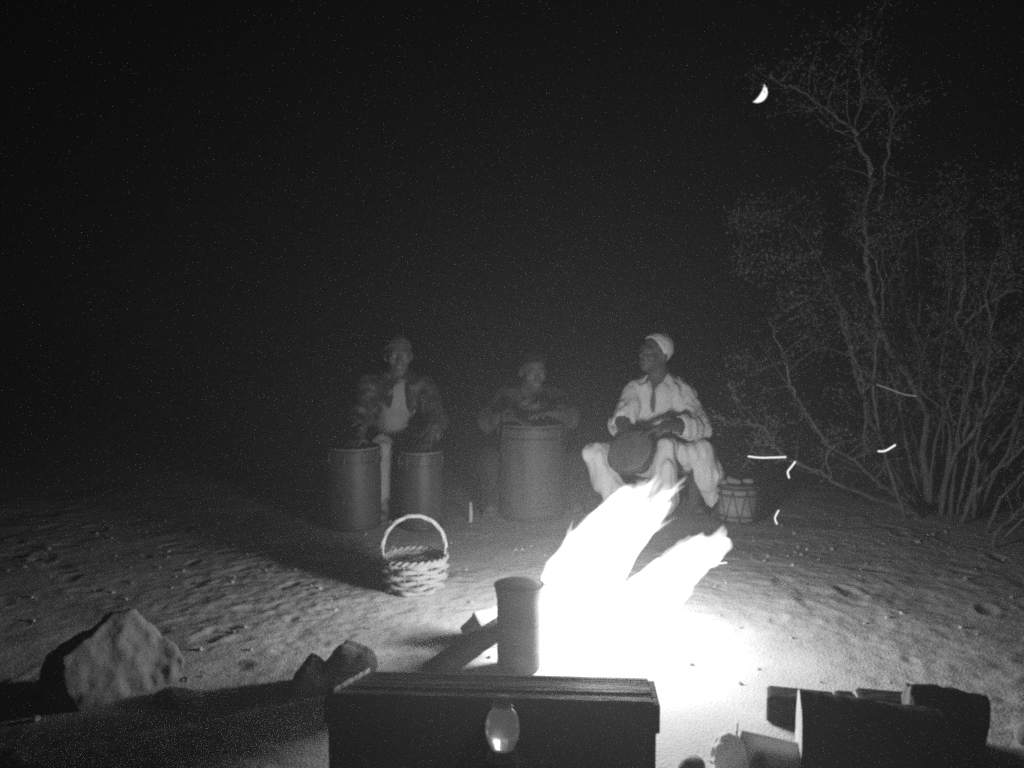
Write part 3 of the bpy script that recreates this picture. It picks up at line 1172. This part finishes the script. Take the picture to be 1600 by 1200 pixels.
def hand(s, wrist, d, n, thumb, curl=.5, size=1.0):
    """fingers along d, palm facing n, thumb leaving toward 'thumb'"""
    d = unit(d)
    n = unit(np.asarray(n) - d * np.dot(n, d))
    sd = np.cross(d, n)
    if np.dot(sd, thumb) < 0:
        sd = -sd
    z = size
    kn = []
    for i, (o_, l0) in enumerate(((.032, .086), (.011, .092), (-.010, .087), (-.030, .078))):
        k_ = wrist + d * l0 * z + sd * o_ * z
        kn.append(k_)
        s.cap(wrist + sd * o_ * .55 * z + d * .01, k_, .0155 * z, .0125 * z, .012)
    for k_, ln, sp in zip(kn, (.043, .048, .045, .035), (.10, .02, -.05, -.14)):
        dd = unit(d + sd * sp)
        a = curl * .55
        p = k_
        for j, f_ in enumerate((1.0, .68, .52)):
            ang = a * (j + .6)
            q_ = p + (dd * math.cos(ang) + n * math.sin(ang)) * ln * f_ * z
            s.cap(p, q_, (.0098 - .0007 * j) * z, (.0090 - .0008 * j) * z, .004)
            p = q_
    p0 = wrist + d * .022 * z + sd * .022 * z
    p1 = p0 + (d * .5 + sd * .75 + n * .25) * .042 * z
    p2 = p1 + unit(d * .85 + sd * .35 + n * .35) * .034 * z
    p3 = p2 + unit(d * .95 + sd * .05 + n * .3) * .026 * z
    s.cap(p0, p1, .016 * z, .0125 * z, .012).cap(p1, p2, .0115 * z, .0102 * z, .006).cap(p2, p3, .0102 * z, .0085 * z, .004)


def foot(s, ankle, d):
    d = unit(np.array([d[0], d[1], 0.0]))
    base = np.array([ankle[0], ankle[1], .03])
    s.cap(ankle, base - d * .04, .037, .034, .02)
    s.cap(base - d * .045, base + d * .09, .032, .036, .02)
    sd = np.array([-d[1], d[0], 0])
    for i in range(5):
        o_ = sd * (i - 2) * .017
        s.cap(base + d * .085 + o_ * .8 - [0, 0, .008], base + d * (.155 - abs(i - 1.4) * .008) + o_ - [0, 0, .016], .014, .0105, .006)


def man_in_white():
    # joints, read off the photograph at his distance
    hc = W(1023, 552, 5.27)
    nk = W(1030, 590, 5.31)
    ch = W(1032, 622, 5.33)
    be = W(1030, 668, 5.33)
    pe = W(1030, 712, 5.36)
    shR, elR, wrR = W(993, 614, 5.31), W(973, 660, 5.19), W(984, 690, 4.99)
    shL, elL, wrL = W(1068, 613, 5.31), W(1088, 668, 5.16), W(1040, 664, 4.97)
    hpR, hpL = W(1010, 716, 5.34), W(1052, 716, 5.34)
    knR, anR = W(932, 710, 5.03), W(962, 794, 4.98)
    knL, anL = W(1094, 708, 5.06), W(1082, 798, 5.22)
    f = unit((-.80, -.58, .10))
    u = unit((.28, -.02, .96))
    s = SDF()
    B, L = head(s, hc, f, u)
    s.cap(hc + [.008, .02, -.05], nk, .052, .058, .03)
    s.cap(nk, ch, .06, .12, .05).ell(ch, (.165, .10, .13), k=.04).cap(ch, be, .13, .125, .05).ell(pe, (.165, .115, .11), k=.05)
    s.path([shR, elR, wrR], [.05, .041, .029], .02).path([shL, elL, wrL], [.05, .041, .029], .02)
    s.cap(nk, shR, .05, .05, .03).cap(nk, shL, .05, .05, .03)
    s.path([hpR, knR, anR], [.070, .046, .034], .03).path([hpL, knL, anL], [.070, .046, .034], .03)
    foot(s, anR, (-.25, -1, 0))
    foot(s, anL, (.25, -1, 0))
    hand(s, wrR, unit((.45, -.55, -.35)), (.1, -.3, -1), (.8, .2, 0), .55)
    hand(s, wrL, unit((-.92, -.30, -.25)), (-.1, -.2, -1), (0, -.6, .5), .55)
    body = link('person', s.mesh('person', .0058), M_SKIN)
    tag(body, 'man in white robe and white cap seated behind the flame, head turned left', 'person')
    eyes(L, body)
    # white skull cap pushed to the back of the head
    c = SDF()
    c.ell(L(0, -.018, .036), (.086, .100, .096), B, .01)
    c.half(L(0, .022, .042), unit(-(B[2] * .60 - B[1] * .80)))
    link('cap', c.mesh('cap', .006, folds(.006, (30, 30, 30))), M_CLOTH, body)
    # long white shirt: chest, sleeves, skirt over the lap
    c = SDF()
    c.ell(ch + [0, 0, .0], (.165, .12, .14), k=.04).cap(ch, be + [0, 0, .02], .145, .155, .05).ell(be + [0, .0, .0], (.18, .14, .10), k=.05)
    c.cap(nk + [0, .01, -.005], shR, .058, .060, .05).cap(nk + [0, .01, -.005], shL, .058, .060, .05)
    c.cap(shR, elR + unit(elR - shR) * .02, .062, .076, .05)
    c.cap(shL, elL, .064, .082, .05).cap(elL, elL + (wrL - elL) * .42, .08, .066, .03)
    # openings: neck slit, cuffs
    c.cap(hc + [0, 0, -.02], nk + [0, -.02, .0], .052, .055, .01, 's')
    c.cap(W(1024, 584, 5.23), W(1020, 606, 5.200), .042, .026, .01, 's')
    c.cap(W(1020, 600, 5.200), W(1019, 654, 5.202), .019, .013, .005, 's')
    dR = unit(elR - shR)
    c.cap(elR + dR * .015 + [0, -.02, 0], elR + dR * .14 + [0, -.06, 0], .058, .066, .008, 's')
    c.cap(elL + (wrL - elL) * .40, elL + (wrL - elL) * 1.0, .052, .056, .008, 's')
    # a horizontal hollow under the blouse of the chest
    c.cap(W(990, 659, 5.10), W(1062, 657, 5.08), .014, .014, .02, 's')
    link('shirt', c.mesh('shirt', .0066, lambda p: folds(.020, (17, 17, 6), 2.0)(p) + .016 * noise3(p * np.array([42., 42., 9.]))), M_CLOTH, body)
    c = SDF()
    c.ell(pe + [0, -.02, -.01], (.20, .16, .12), k=.04)
    c.path([hpR, knR], [.105, .070], .04).path([knR, knR + (anR - knR) * .5, anR + [.02, 0, .05]], [.066, .066, .084], .03)
    c.path([hpL, knL], [.105, .074], .04).path([knL, W(1108, 742, 5.06), W(1116, 782, 5.08)], [.070, .078, .052], .03)
    dr = [W(1042, 696, 5.0), W(1040, 730, 4.96), W(1036, 782, 4.95)]
    c.path(dr, [.054, .060, .085], .03)
    # loose cloth hanging between the knees and beside the left one
    c.path([W(1058, 700, 5.06), W(1072, 712, 5.04), knL], [.05, .045, .06], .04)
    c.path([W(975, 712, 5.12), knR], [.07, .05], .04)
    # hem hollows
    c.cap(anR + [.03, -.01, .03], anR + [.02, -.02, -.1], .055, .065, .008, 's')
    c.cap(W(1117, 790, 5.08), W(1119, 815, 5.08), .04, .06, .008, 's')
    link('trousers', c.mesh('trousers', .007, lambda p: folds(.022, (15, 15, 5), 5.0)(p) + .018 * noise3(p * np.array([40., 40., 7.]) + 3)), M_CLOTH, body)
    # the low stool under him
    z = pe[2] - .12
    t = thing('low_stool', (pe[0], pe[1], 0), 'low dark stool the man in white sits on', 'stool')
    link('seat', box_mesh('seat', (pe[0], pe[1] + .03, z - .02), (.34, .26, .035), (0, 0, .1), .006), M_CRATE, t, False)
    for sx in (-1, 1):
        for sy in (-1, 1):
            MB().tube([(pe[0] + sx * .13, pe[1] + .03 + sy * .09, z - .03), (pe[0] + sx * .145, pe[1] + .03 + sy * .1, -.01)], [.018, .014], 8).build('leg', M_CRATE, t)
    # the drum in his lap
    dc = W(984, 704, 4.93)
    axd = unit((-.50, -.62, .60))
    t = thing('hand_drum', dc, 'round hand drum tilted in the lap of the man in white', 'drum')
    R = .135
    MB().lathe([(0, -.17), (.055, -.17), (.062, -.15), (.075, -.10), (R * .9, -.05), (R * .97, -.01), (R * .97, .0)], dc, 36, axd).build('shell', M_DRUMWOOD2, t)
    MB().lathe([(R * .98, -.002), (R * .98, .004), (R * .9, .007), (0, .008)], dc, 36, axd).build('drum_skin', mat('dark drum skin', .10, .6, .25, 10), t)
    e1 = unit(np.cross(axd, [0, 0, 1]))
    e2 = np.cross(axd, e1)
    for off, rr_, w_ in ((-.006, 1.0, .0075), (-.034, .985, .006)):
        MB().tube([dc + axd * off + (e1 * math.cos(a) + e2 * math.sin(a)) * R * rr_ for a in np.linspace(0, 2 * math.pi, 44, endpoint=False)], w_, 8, closed=True).build('hoop', M_HOOP, t)


man_in_white()


def camo_mat():
    m = mat('patterned cotton', .10, .95, .2, 10, .2, 140)
    nt = m.node_tree
    b = nt.nodes['Principled BSDF']
    tc = nt.nodes.new('ShaderNodeTexCoord')
    v = nt.nodes.new('ShaderNodeTexNoise')
    v.inputs['Scale'].default_value = 17.0
    v.inputs['Detail'].default_value = 1.5
    nt.links.new(tc.outputs['Object'], v.inputs['Vector'])
    cr = nt.nodes.new('ShaderNodeValToRGB')
    cr.color_ramp.interpolation = 'CONSTANT'
    els = cr.color_ramp.elements
    els[0].color = (.025, .025, .025, 1)
    els[1].position = .48
    els[1].color = (.05, .05, .05, 1)
    e = els.new(.62)
    e.color = (.11, .11, .11, 1)
    nt.links.new(v.outputs['Fac'], cr.inputs['Fac'])
    nt.links.new(cr.outputs['Color'], b.inputs['Base Color'])
    return m


def left_player():
    Y = 5.38
    hc = W(623, 555, Y - .03)
    nk, ch, be, pe = W(620, 590, Y), W(618, 620, Y + .01), W(619, 662, Y), W(620, 708, Y + .02)
    shR, elR, wrR = W(577, 606, Y - .02), W(561, 655, Y - .18), W(560, 684, Y - .42)
    shL, elL, wrL = W(662, 606, Y - .02), W(682, 655, Y - .18), W(668, 690, Y - .42)
    hpR, hpL = W(600, 716, Y), W(640, 716, Y)
    knR, anR = W(596, 700, Y - .36), W(598, 798, Y - .34)
    knL, anL = W(652, 712, Y - .30), W(650, 800, Y - .26)
    f, u = unit((.18, -.97, -.12)), unit((0, -.1, 1))
    s = SDF()
    B, L = head(s, hc, f, u)
    s.cap(hc + [0, .02, -.05], nk, .05, .056, .03).cap(nk, ch, .06, .12, .05).ell(ch, (.16, .10, .13), k=.04).cap(ch, be, .125, .125, .05).ell(pe, (.16, .11, .1), k=.05)
    s.path([shR, elR, wrR], [.048, .04, .028], .02).path([shL, elL, wrL], [.048, .04, .028], .02)
    s.cap(nk, shR, .048, .048, .03).cap(nk, shL, .048, .048, .03)
    s.path([hpR, knR, anR], [.085, .058, .04], .03).path([hpL, knL, anL], [.085, .058, .04], .03)
    foot(s, anR, (0, -1, 0))
    foot(s, anL, (.3, -1, 0))
    hand(s, wrR, unit((-.1, -.9, -.15)), (0, -.2, -1), (1, 0, 0), .35)
    hand(s, wrL, unit((-.1, -.9, -.15)), (0, -.2, -1), (-1, 0, 0), .35)
    body = link('person', s.mesh('person', .0062), M_SKIN2)
    tag(body, 'leftmost player in a patterned jacket seated behind two tall drums', 'person')
    eyes(L, body)
    c = SDF()
    c.ell(L(0, -.012, .03), (.080, .097, .094), B, .01)
    c.half(L(0, 0, .04), unit(-(B[2] * .9 - B[1] * .4)))
    link('hair', c.mesh('hair', .0065, folds(.012, (50, 50, 50))), mat('grey hair', .08, .9, .3, 40, .4, 120), body)
    jk = camo_mat()
    c = SDF()
    c.ell(ch, (.185, .125, .15), k=.04).cap(ch, be, .15, .145, .05).ell(be + [0, 0, -.02], (.18, .135, .11), k=.05)
    c.cap(nk + [0, .01, -.01], shR, .065, .07, .04).cap(nk + [0, .01, -.01], shL, .065, .07, .04)
    c.path([shR, elR, elR + (wrR - elR) * .75], [.074, .066, .05], .03).path([shL, elL, elL + (wrL - elL) * .75], [.074, .066, .05], .03)
    c.cap(hc + [0, 0, -.02], nk + [0, -.02, 0], .05, .056, .01, 's')
    # open front
    c.cap(W(622, 600, Y - .15), W(630, 700, Y - .19), .05, .12, .02, 's')
    for e_, w_ in ((elR, wrR), (elL, wrL)):
        c.cap(e_ + (w_ - e_) * .7, w_, .04, .045, .008, 's')
    link('jacket', c.mesh('jacket', .0072, folds(.032, (13, 13, 6), 11.0)), jk, body)
    c = SDF()
    c.ell(ch + [0, -.015, 0], (.15, .115, .13), k=.04).cap(ch, be + [.01, -.02, -.02], .13, .14, .05)
    c.cap(hc + [0, 0, -.02], nk + [0, -.02, 0], .048, .052, .01, 's')
    link('undershirt', c.mesh('undershirt', .0075, folds(.03, (14, 14, 5), 3.0)), M_PALECLOTH, body)
    c = SDF()
    c.ell(pe, (.18, .14, .11), k=.04)
    c.path([hpR, knR, anR + [0, 0, .05]], [.105, .078, .07], .03).path([hpL, knL, anL + [0, 0, .05]], [.105, .078, .07], .03)
    for a_ in (anR, anL):
        c.cap(a_ + [0, 0, .03], a_ + [0, 0, -.1], .05, .06, .008, 's')
    link('trousers', c.mesh('trousers', .008, folds(.03, (14, 14, 5), 6.0)), M_PALECLOTH, body)
    t = thing('low_stool', (pe[0], pe[1], 0), 'low stool under the leftmost player behind the two drums', 'stool')
    z = pe[2] - .11
    link('seat', box_mesh('seat', (pe[0], pe[1] + .03, z - .02), (.32, .26, .035), (0, 0, -.1), .006), M_CRATE, t, False)
    for sx in (-1, 1):
        for sy in (-1, 1):
            MB().tube([(pe[0] + sx * .13, pe[1] + .03 + sy * .09, z - .03), (pe[0] + sx * .14, pe[1] + .03 + sy * .1, -.01)], [.018, .014], 8).build('leg', M_CRATE, t)


left_player()


def middle_player():
    Y = 5.52
    hc = W(833, 580, Y - .10)
    nk, ch, be, pe = W(828, 612, Y - .04), W(826, 640, Y), W(828, 682, Y + .03), W(830, 722, Y + .06)
    shR, elR, wrR = W(788, 624, Y - .04), W(764, 656, Y - .22), W(800, 652, Y - .42)
    shL, elL, wrL = W(868, 622, Y - .04), W(888, 652, Y - .22), W(862, 644, Y - .40)
    hpR, hpL = W(812, 728, Y + .04), W(850, 728, Y + .04)
    knR, anR = W(768, 722, Y - .30), W(772, 796, Y - .26)
    knL, anL = W(900, 722, Y - .30), W(896, 796, Y - .26)
    f, u = unit((.25, -.93, -.30)), unit((.05, -.25, 1))
    s = SDF()
    B, L = head(s, hc, f, u)
    s.cap(hc + [0, .02, -.05], nk, .05, .056, .03).cap(nk, ch, .06, .115, .05).ell(ch, (.155, .10, .12), k=.04).cap(ch, be, .12, .125, .05).ell(pe, (.16, .11, .1), k=.05)
    s.path([shR, elR, wrR], [.048, .04, .028], .02).path([shL, elL, wrL], [.048, .04, .028], .02)
    s.cap(nk, shR, .048, .048, .03).cap(nk, shL, .048, .048, .03)
    s.path([hpR, knR, anR], [.085, .058, .04], .03).path([hpL, knL, anL], [.085, .058, .04], .03)
    foot(s, anR, (-.2, -1, 0))
    foot(s, anL, (.2, -1, 0))
    hand(s, wrR, unit((.55, -.6, -.12)), (0, -.2, -1), (.5, .3, 0), .35)
    hand(s, wrL, unit((-.45, -.6, .05)), (-.1, -.2, -1), (-.5, .3, 0), .5)
    body = link('person', s.mesh('person', .0062), M_SKIN2)
    tag(body, 'middle player hunched over the widest tall drum, hands on its skin', 'person')
    eyes(L, body)
    c = SDF()
    c.ell(L(0, -.012, .03), (.080, .097, .094), B, .01)
    c.half(L(0, 0, .05), unit(-(B[2] * .9 - B[1] * .4)))
    link('hair', c.mesh('hair', .0065, folds(.012, (50, 50, 50))), M_HAIR, body)
    c = SDF()
    c.ell(ch, (.18, .125, .14), k=.04).cap(ch, be, .145, .145, .05).ell(be + [0, 0, -.02], (.18, .135, .11), k=.05)
    c.cap(nk + [0, .01, -.01], shR, .062, .07, .04).cap(nk + [0, .01, -.01], shL, .062, .07, .04)
    c.path([shR, elR, elR + (wrR - elR) * .8], [.072, .064, .048], .03).path([shL, elL, elL + (wrL - elL) * .6], [.072, .066, .055], .03)
    c.cap(hc + [0, 0, -.02], nk + [0, -.02, 0], .05, .056, .01, 's')
    c.cap(W(822, 608, Y - .17), W(818, 668, Y - .17), .03, .04, .02, 's')
    for e_, w_, q_ in ((elR, wrR, .75), (elL, wrL, .55)):
        c.cap(e_ + (w_ - e_) * q_, w_, .038, .045, .008, 's')
    link('jacket', c.mesh('jacket', .0072, folds(.03, (13, 13, 6), 15.0)), mat('grey jacket', .045, .95, .3, 9, .2, 140), body)
    c = SDF()
    c.ell(ch + [0, -.012, 0], (.14, .115, .125), k=.04).cap(ch, be, .125, .13, .05)
    c.cap(hc + [0, 0, -.02], nk + [0, -.02, 0], .048, .052, .01, 's')
    link('undershirt', c.mesh('undershirt', .0075, folds(.03, (14, 14, 5), 3.0)), M_PALECLOTH, body)
    c = SDF()
    c.ell(pe, (.18, .14, .11), k=.04)
    c.path([hpR, knR, anR + [0, 0, .05]], [.105, .078, .07], .03).path([hpL, knL, anL + [0, 0, .05]], [.105, .078, .07], .03)
    for a_ in (anR, anL):
        c.cap(a_ + [0, 0, .03], a_ + [0, 0, -.1], .05, .06, .008, 's')
    link('trousers', c.mesh('trousers', .008, folds(.03, (14, 14, 5), 6.0)), M_DARKCLOTH, body)
    t = thing('low_stool', (pe[0], pe[1], 0), 'low stool under the hunched middle player', 'stool')
    z = pe[2] - .11
    link('seat', box_mesh('seat', (pe[0], pe[1] + .03, z - .02), (.32, .26, .035), (0, 0, .05), .006), M_CRATE, t, False)
    for sx in (-1, 1):
        for sy in (-1, 1):
            MB().tube([(pe[0] + sx * .13, pe[1] + .03 + sy * .09, z - .03), (pe[0] + sx * .14, pe[1] + .03 + sy * .1, -.01)], [.018, .014], 8).build('leg', M_CRATE, t)


middle_player()


# ------------------------------------------------------------------ the big desert shrub on the right
def wob(pts, amp, seed):
    """resample a polyline smoothly with small kinks"""
    pts = np.asarray(pts, float)
    rr = np.random.default_rng(seed)
    out = []
    n = len(pts)
    for i in range(n - 1):
        p0, p1, p2, p3 = pts[max(i - 1, 0)], pts[i], pts[i + 1], pts[min(i + 2, n - 1)]
        for t in (0, .25, .5, .75):
            out.append(.5 * ((2 * p1) + (-p0 + p2) * t + (2 * p0 - 5 * p1 + 4 * p2 - p3) * t * t + (-p0 + 3 * p1 - 3 * p2 + p3) * t ** 3))
    out.append(pts[-1])
    out = np.array(out)
    out[1:-1] += rr.normal(0, amp, (len(out) - 2, 3))
    return out


def build_shrub():
    base = G(1455, 803)
    t = thing('desert_shrub', (base[0], base[1], 0), 'big sprawling desert shrub with bare fanning stems at the right', 'shrub')
    rr = np.random.default_rng(5)
    stems = []

    def st(pix, Y, r0, r1, dY=0.0):
        n = len(pix)
        stems.append(([W(p[0], p[1], Y + dY * i / max(1, n - 1)) for i, p in enumerate(pix)], r0, r1))
    st([(1452, 803), (1445, 720), (1447, 650), (1430, 610), (1405, 570), (1385, 535), (1370, 495), (1360, 440), (1354, 400), (1357, 370), (1350, 340), (1360, 300), (1363, 265), (1345, 230), (1335, 205), (1300, 178), (1270, 155), (1245, 138), (1225, 134), (1203, 116)], 5.25, .022, .006, -.35)
    st([(1372, 330), (1380, 300), (1384, 270), (1386, 235), (1392, 205), (1396, 172), (1387, 150)], 5.05, .012, .004, -.1)
    st([(1340, 212), (1338, 188), (1346, 165), (1348, 135), (1340, 100), (1343, 62)], 4.95, .008, .003)
    st([(1330, 203), (1312, 205), (1295, 190), (1282, 172)], 4.95, .006, .003)
    st([(1480, 800), (1490, 740), (1505, 680), (1520, 600), (1523, 565), (1508, 535), (1497, 500), (1504, 465), (1509, 430), (1505, 385), (1512, 340)], 5.15, .020, .004, -.3)
    st([(1508, 505), (1530, 485), (1555, 466), (1600, 436), (1640, 405)], 4.95, .011, .005, -.2)
    st([(1470, 800), (1488, 720), (1515, 685), (1537, 655), (1560, 610), (1575, 580), (1600, 548), (1640, 500)], 5.1, .014, .006, -.4)
    st([(1455, 800), (1400, 772), (1370, 750), (1352, 733), (1330, 716), (1305, 702), (1290, 690), (1268, 664)], 5.15, .016, .004, -.3)
    st([(1445, 803), (1380, 784), (1310, 757), (1280, 736), (1245, 722), (1215, 706), (1203, 682), (1188, 666), (1168, 659)], 5.05, .015, .004, -.35)
    st([(1300, 700), (1262, 650), (1240, 612), (1232, 590), (1228, 560), (1212, 528), (1202, 500)], 4.95, .009, .003)
    st([(1440, 800), (1425, 730), (1408, 640), (1393, 590), (1380, 560), (1372, 520), (1364, 470)], 5.35, .014, .004)
    st([(1425, 800), (1385, 745), (1356, 700), (1352, 640), (1346, 590), (1333, 560), (1320, 520), (1305, 480)], 5.2, .013, .004, -.2)
    st([(1432, 800), (1372, 680), (1342, 600), (1328, 530), (1312, 474), (1290, 432), (1272, 388), (1240, 350)], 5.4, .014, .004, -.3)
    st([(1500, 803), (1545, 745), (1600, 702), (1650, 660)], 4.9, .012, .005, -.3)
    st([(1540, 815), (1600, 742), (1640, 700)], 4.7, .010, .005, -.2)
    st([(1552, 838), (1578, 812), (1604, 786), (1640, 750)], 4.4, .007, .004)
    for i in range(30):
        x0 = rr.uniform(1395, 1540)
        lean = (x0 - 1440) * rr.uniform(.6, 2.6) + rr.normal(0, 55)
        hgt = rr.uniform(230, 500)
        Y = rr.uniform(5.0, 6.0)
        pix = []
        b = rr.uniform(-30, 30)
        by = 803 - (Y - 5.2) * 30
        for q in np.linspace(0, 1, 7):
            pix.append((x0 + lean * q + b * math.sin(q * 6) + rr.normal(0, 6), by - hgt * q ** .9))
        st(pix, Y, rr.uniform(.007, .014), .003, rr.uniform(-.3, .2))
    twigs = MB()
    leaf_pts = []
    for i, (p, r0, r1) in enumerate(stems):
        w = wob(p, .006, i)
        w[0][2] = min(w[0][2], -.01) if i not in (1, 2, 3, 5, 9) else w[0][2]
        rad = np.linspace(r0, r1, len(w)) * (1 + rr.normal(0, .06, len(w)))
        MB().tube(w, rad, 7).build('stem', M_BRANCH, t)
        L = len(w)
        for j in range(int(L * .3), L):
            if rr.random() < .75:
                d = unit(w[min(j + 1, L - 1)] - w[j - 1])
                side = unit(rr.normal(0, 1, 3) * [1, .8, .6] + [0, 0, .35])
                ln = rr.uniform(.10, .34)
                q = [w[j]]
                dv = unit(d * .6 + side * .8)
                for _ in range(4):
                    dv = unit(dv + rr.normal(0, .25, 3))
                    q.append(q[-1] + dv * ln / 4)
                twigs.tube(q, np.linspace(min(rad[j] * .5, .005), .0013, 5), 4)
                if j > L * .35:
                    leaf_pts += q[2:]
    o = twigs.build('twigs', M_BRANCH, t)
    o['kind'] = 'stuff'
    # leaf clumps
    for px, py, r, n in ((1160, 342, .07, 26), (1185, 330, .08, 22), (1240, 318, .12, 20), (1180, 410, .13, 24), (1250, 400, .14, 20), (1230, 460, .12, 20), (1300, 440, .14, 18), (1165, 565, .05, 10),
                         (1395, 335, .14, 20), (1450, 330, .16, 20), (1500, 280, .16, 22), (1560, 300, .16, 24), (1480, 400, .17, 18), (1560, 420, .16, 16), (1350, 350, .12, 14), (1270, 520, .12, 12), (1590, 350, .16, 20)):
        c = W(px, py, rr.uniform(4.9, 5.3))
        for _ in range(n):
            leaf_pts.append(c + rr.normal(0, r * .5, 3))
    V, Fc = [], []
    for c in leaf_pts:
        for _ in range(rr.integers(10, 22)):
            p = c + rr.normal(0, .034, 3)
            a = unit(rr.normal(0, 1, 3))
            b = unit(np.cross(a, rr.normal(0, 1, 3)))
            l, w_ = rr.uniform(.012, .028), rr.uniform(.003, .007)
            n = len(V)
            V += [p, p + a * l * .5 + b * w_, p + a * l, p + a * l * .5 - b * w_]
            Fc.append((n, n + 1, n + 2, n + 3))
    o = link('foliage', pyd('foliage', V, Fc), M_LEAF, t, False)
    o['kind'] = 'stuff'


build_shrub()


# ------------------------------------------------------------------ sparks and ground litter
def build_sparks():
    hot = emit_mat('hot spark', 1.4)
    warm = emit_mat('fading spark', .22)
    faint = emit_mat('dying spark', .08)
    lst = [
        ([(1169, 713), (1185, 715), (1205, 715), (1228, 714)], 3.2, 1.5, hot, 'long glowing spark floating level, left of the pair beside the shrub stems'),
        ([(1243, 721), (1237, 729), (1231, 737), (1233, 747)], 3.2, 1.5, hot, 'bent glowing spark just right of the long level one'),
        ([(1217, 797), (1212, 806), (1211, 811), (1214, 819)], 3.1, 1.4, hot, 'small bent spark hovering right of the small laced drum'),
        ([(1372, 705), (1381, 705), (1390, 701), (1399, 695)], 3.4, 1.6, hot, 'short curved bright spark in front of the shrub'),
        ([(1370, 601), (1390, 608), (1412, 616), (1432, 619)], 3.5, 1.1, warm, 'dimmer curved spark high in front of the shrub'),
        ([(1306, 697), (1294, 707), (1291, 722), (1297, 738), (1299, 746)], 3.4, .9, faint, 'faint hooked spark between the two bright ones'),
        ([(1160, 731), (1168, 722), (1173, 717)], 3.2, .9, faint, 'faint tiny spark above the small laced drum'),
        ([(1110, 808), (1125, 790), (1146, 768)], 3.1, .8, faint, 'faint thin spark rising past the trouser hem'),
        ([(1290, 948), (1312, 951), (1340, 952), (1366, 950)], 3.0, .8, warm, 'thin level spark low over the sand at right'),
        ([(1120, 880), (1128, 880), (1136, 879)], 2.95, 1.6, hot, 'short spark leaving the tip of the right flame'),
        ([(1571, 838), (1584, 825), (1600, 810)], 3.3, .9, faint, 'faint slanting spark at the right edge below the shrub'),
    ]
    for pix, Y, r, m, lab in lst:
        s = Y / F
        o = MB().tube(wob([W(p[0], p[1], Y) for p in pix], .0002, 1), r * .72 * s, 6).build('spark', m)
        tag(o, lab, 'spark', 'sparks')


build_sparks()


def build_gravel():
    rr = np.random.default_rng(12)
    mb = MB()
    for i in range(300):
        x, y = rr.uniform(-2.4, 2.4), rr.uniform(2.1, 5.2)
        r = rr.uniform(.003, .011) * (1.8 if rr.random() < .06 else 1)
        z = gz(x, y)
        vs = []
        for a in range(6):
            th = a * math.pi / 3 + rr.uniform(-.3, .3)
            vs.append((x + math.cos(th) * r * rr.uniform(.7, 1.2), y + math.sin(th) * r * rr.uniform(.7, 1.2), z - r * .2))
        vs += [(x + (v[0] - x) * .6, y + (v[1] - y) * .6, z + r * rr.uniform(.5, .9)) for v in vs]
        fs = [(k, (k + 1) % 6, 6 + (k + 1) % 6, 6 + k) for k in range(6)] + [tuple(range(6, 12))]
        mb.add(vs, fs)
    o = mb.build('gravel', mat('pebble', .30, .9, .4, 9), None, False)
    o['kind'] = 'stuff'
    o['label'] = 'small loose pebbles scattered over the sand'
    o['category'] = 'gravel'


build_gravel()


# ------------------------------------------------------------------ hazy air lit by the fire, standing in for lens bloom
def build_haze():
    HX, HY = max(-gx[0], gx[-1]) + 5, max(190 - gy[0], gy[-1] - 190) + 5
    me = box_mesh('haze', (0, 190, 1.3), (2 * HX, 2 * HY, 5.2), bevel=0)
    m = bpy.data.materials.new('bloom haze')
    m.use_nodes = True
    nt = m.node_tree
    nt.nodes.clear()
    v = nt.nodes.new('ShaderNodeVolumePrincipled')
    v.inputs['Color'].default_value = (.9, .9, .9, 1)
    v.inputs['Density'].default_value = HAZE
    v.inputs['Anisotropy'].default_value = 0.6
    o = nt.nodes.new('ShaderNodeOutputMaterial')
    nt.links.new(v.outputs[0], o.inputs['Volume'])
    m.cycles.volume_sampling = 'EQUIANGULAR'
    h = link('haze', me, m, None, False)
    h['kind'] = 'stuff'
    h['label'] = 'thin bloom haze glowing around the campfire in place of lens glare'
    h['category'] = 'haze'


HAZE = 0.0135
build_haze()
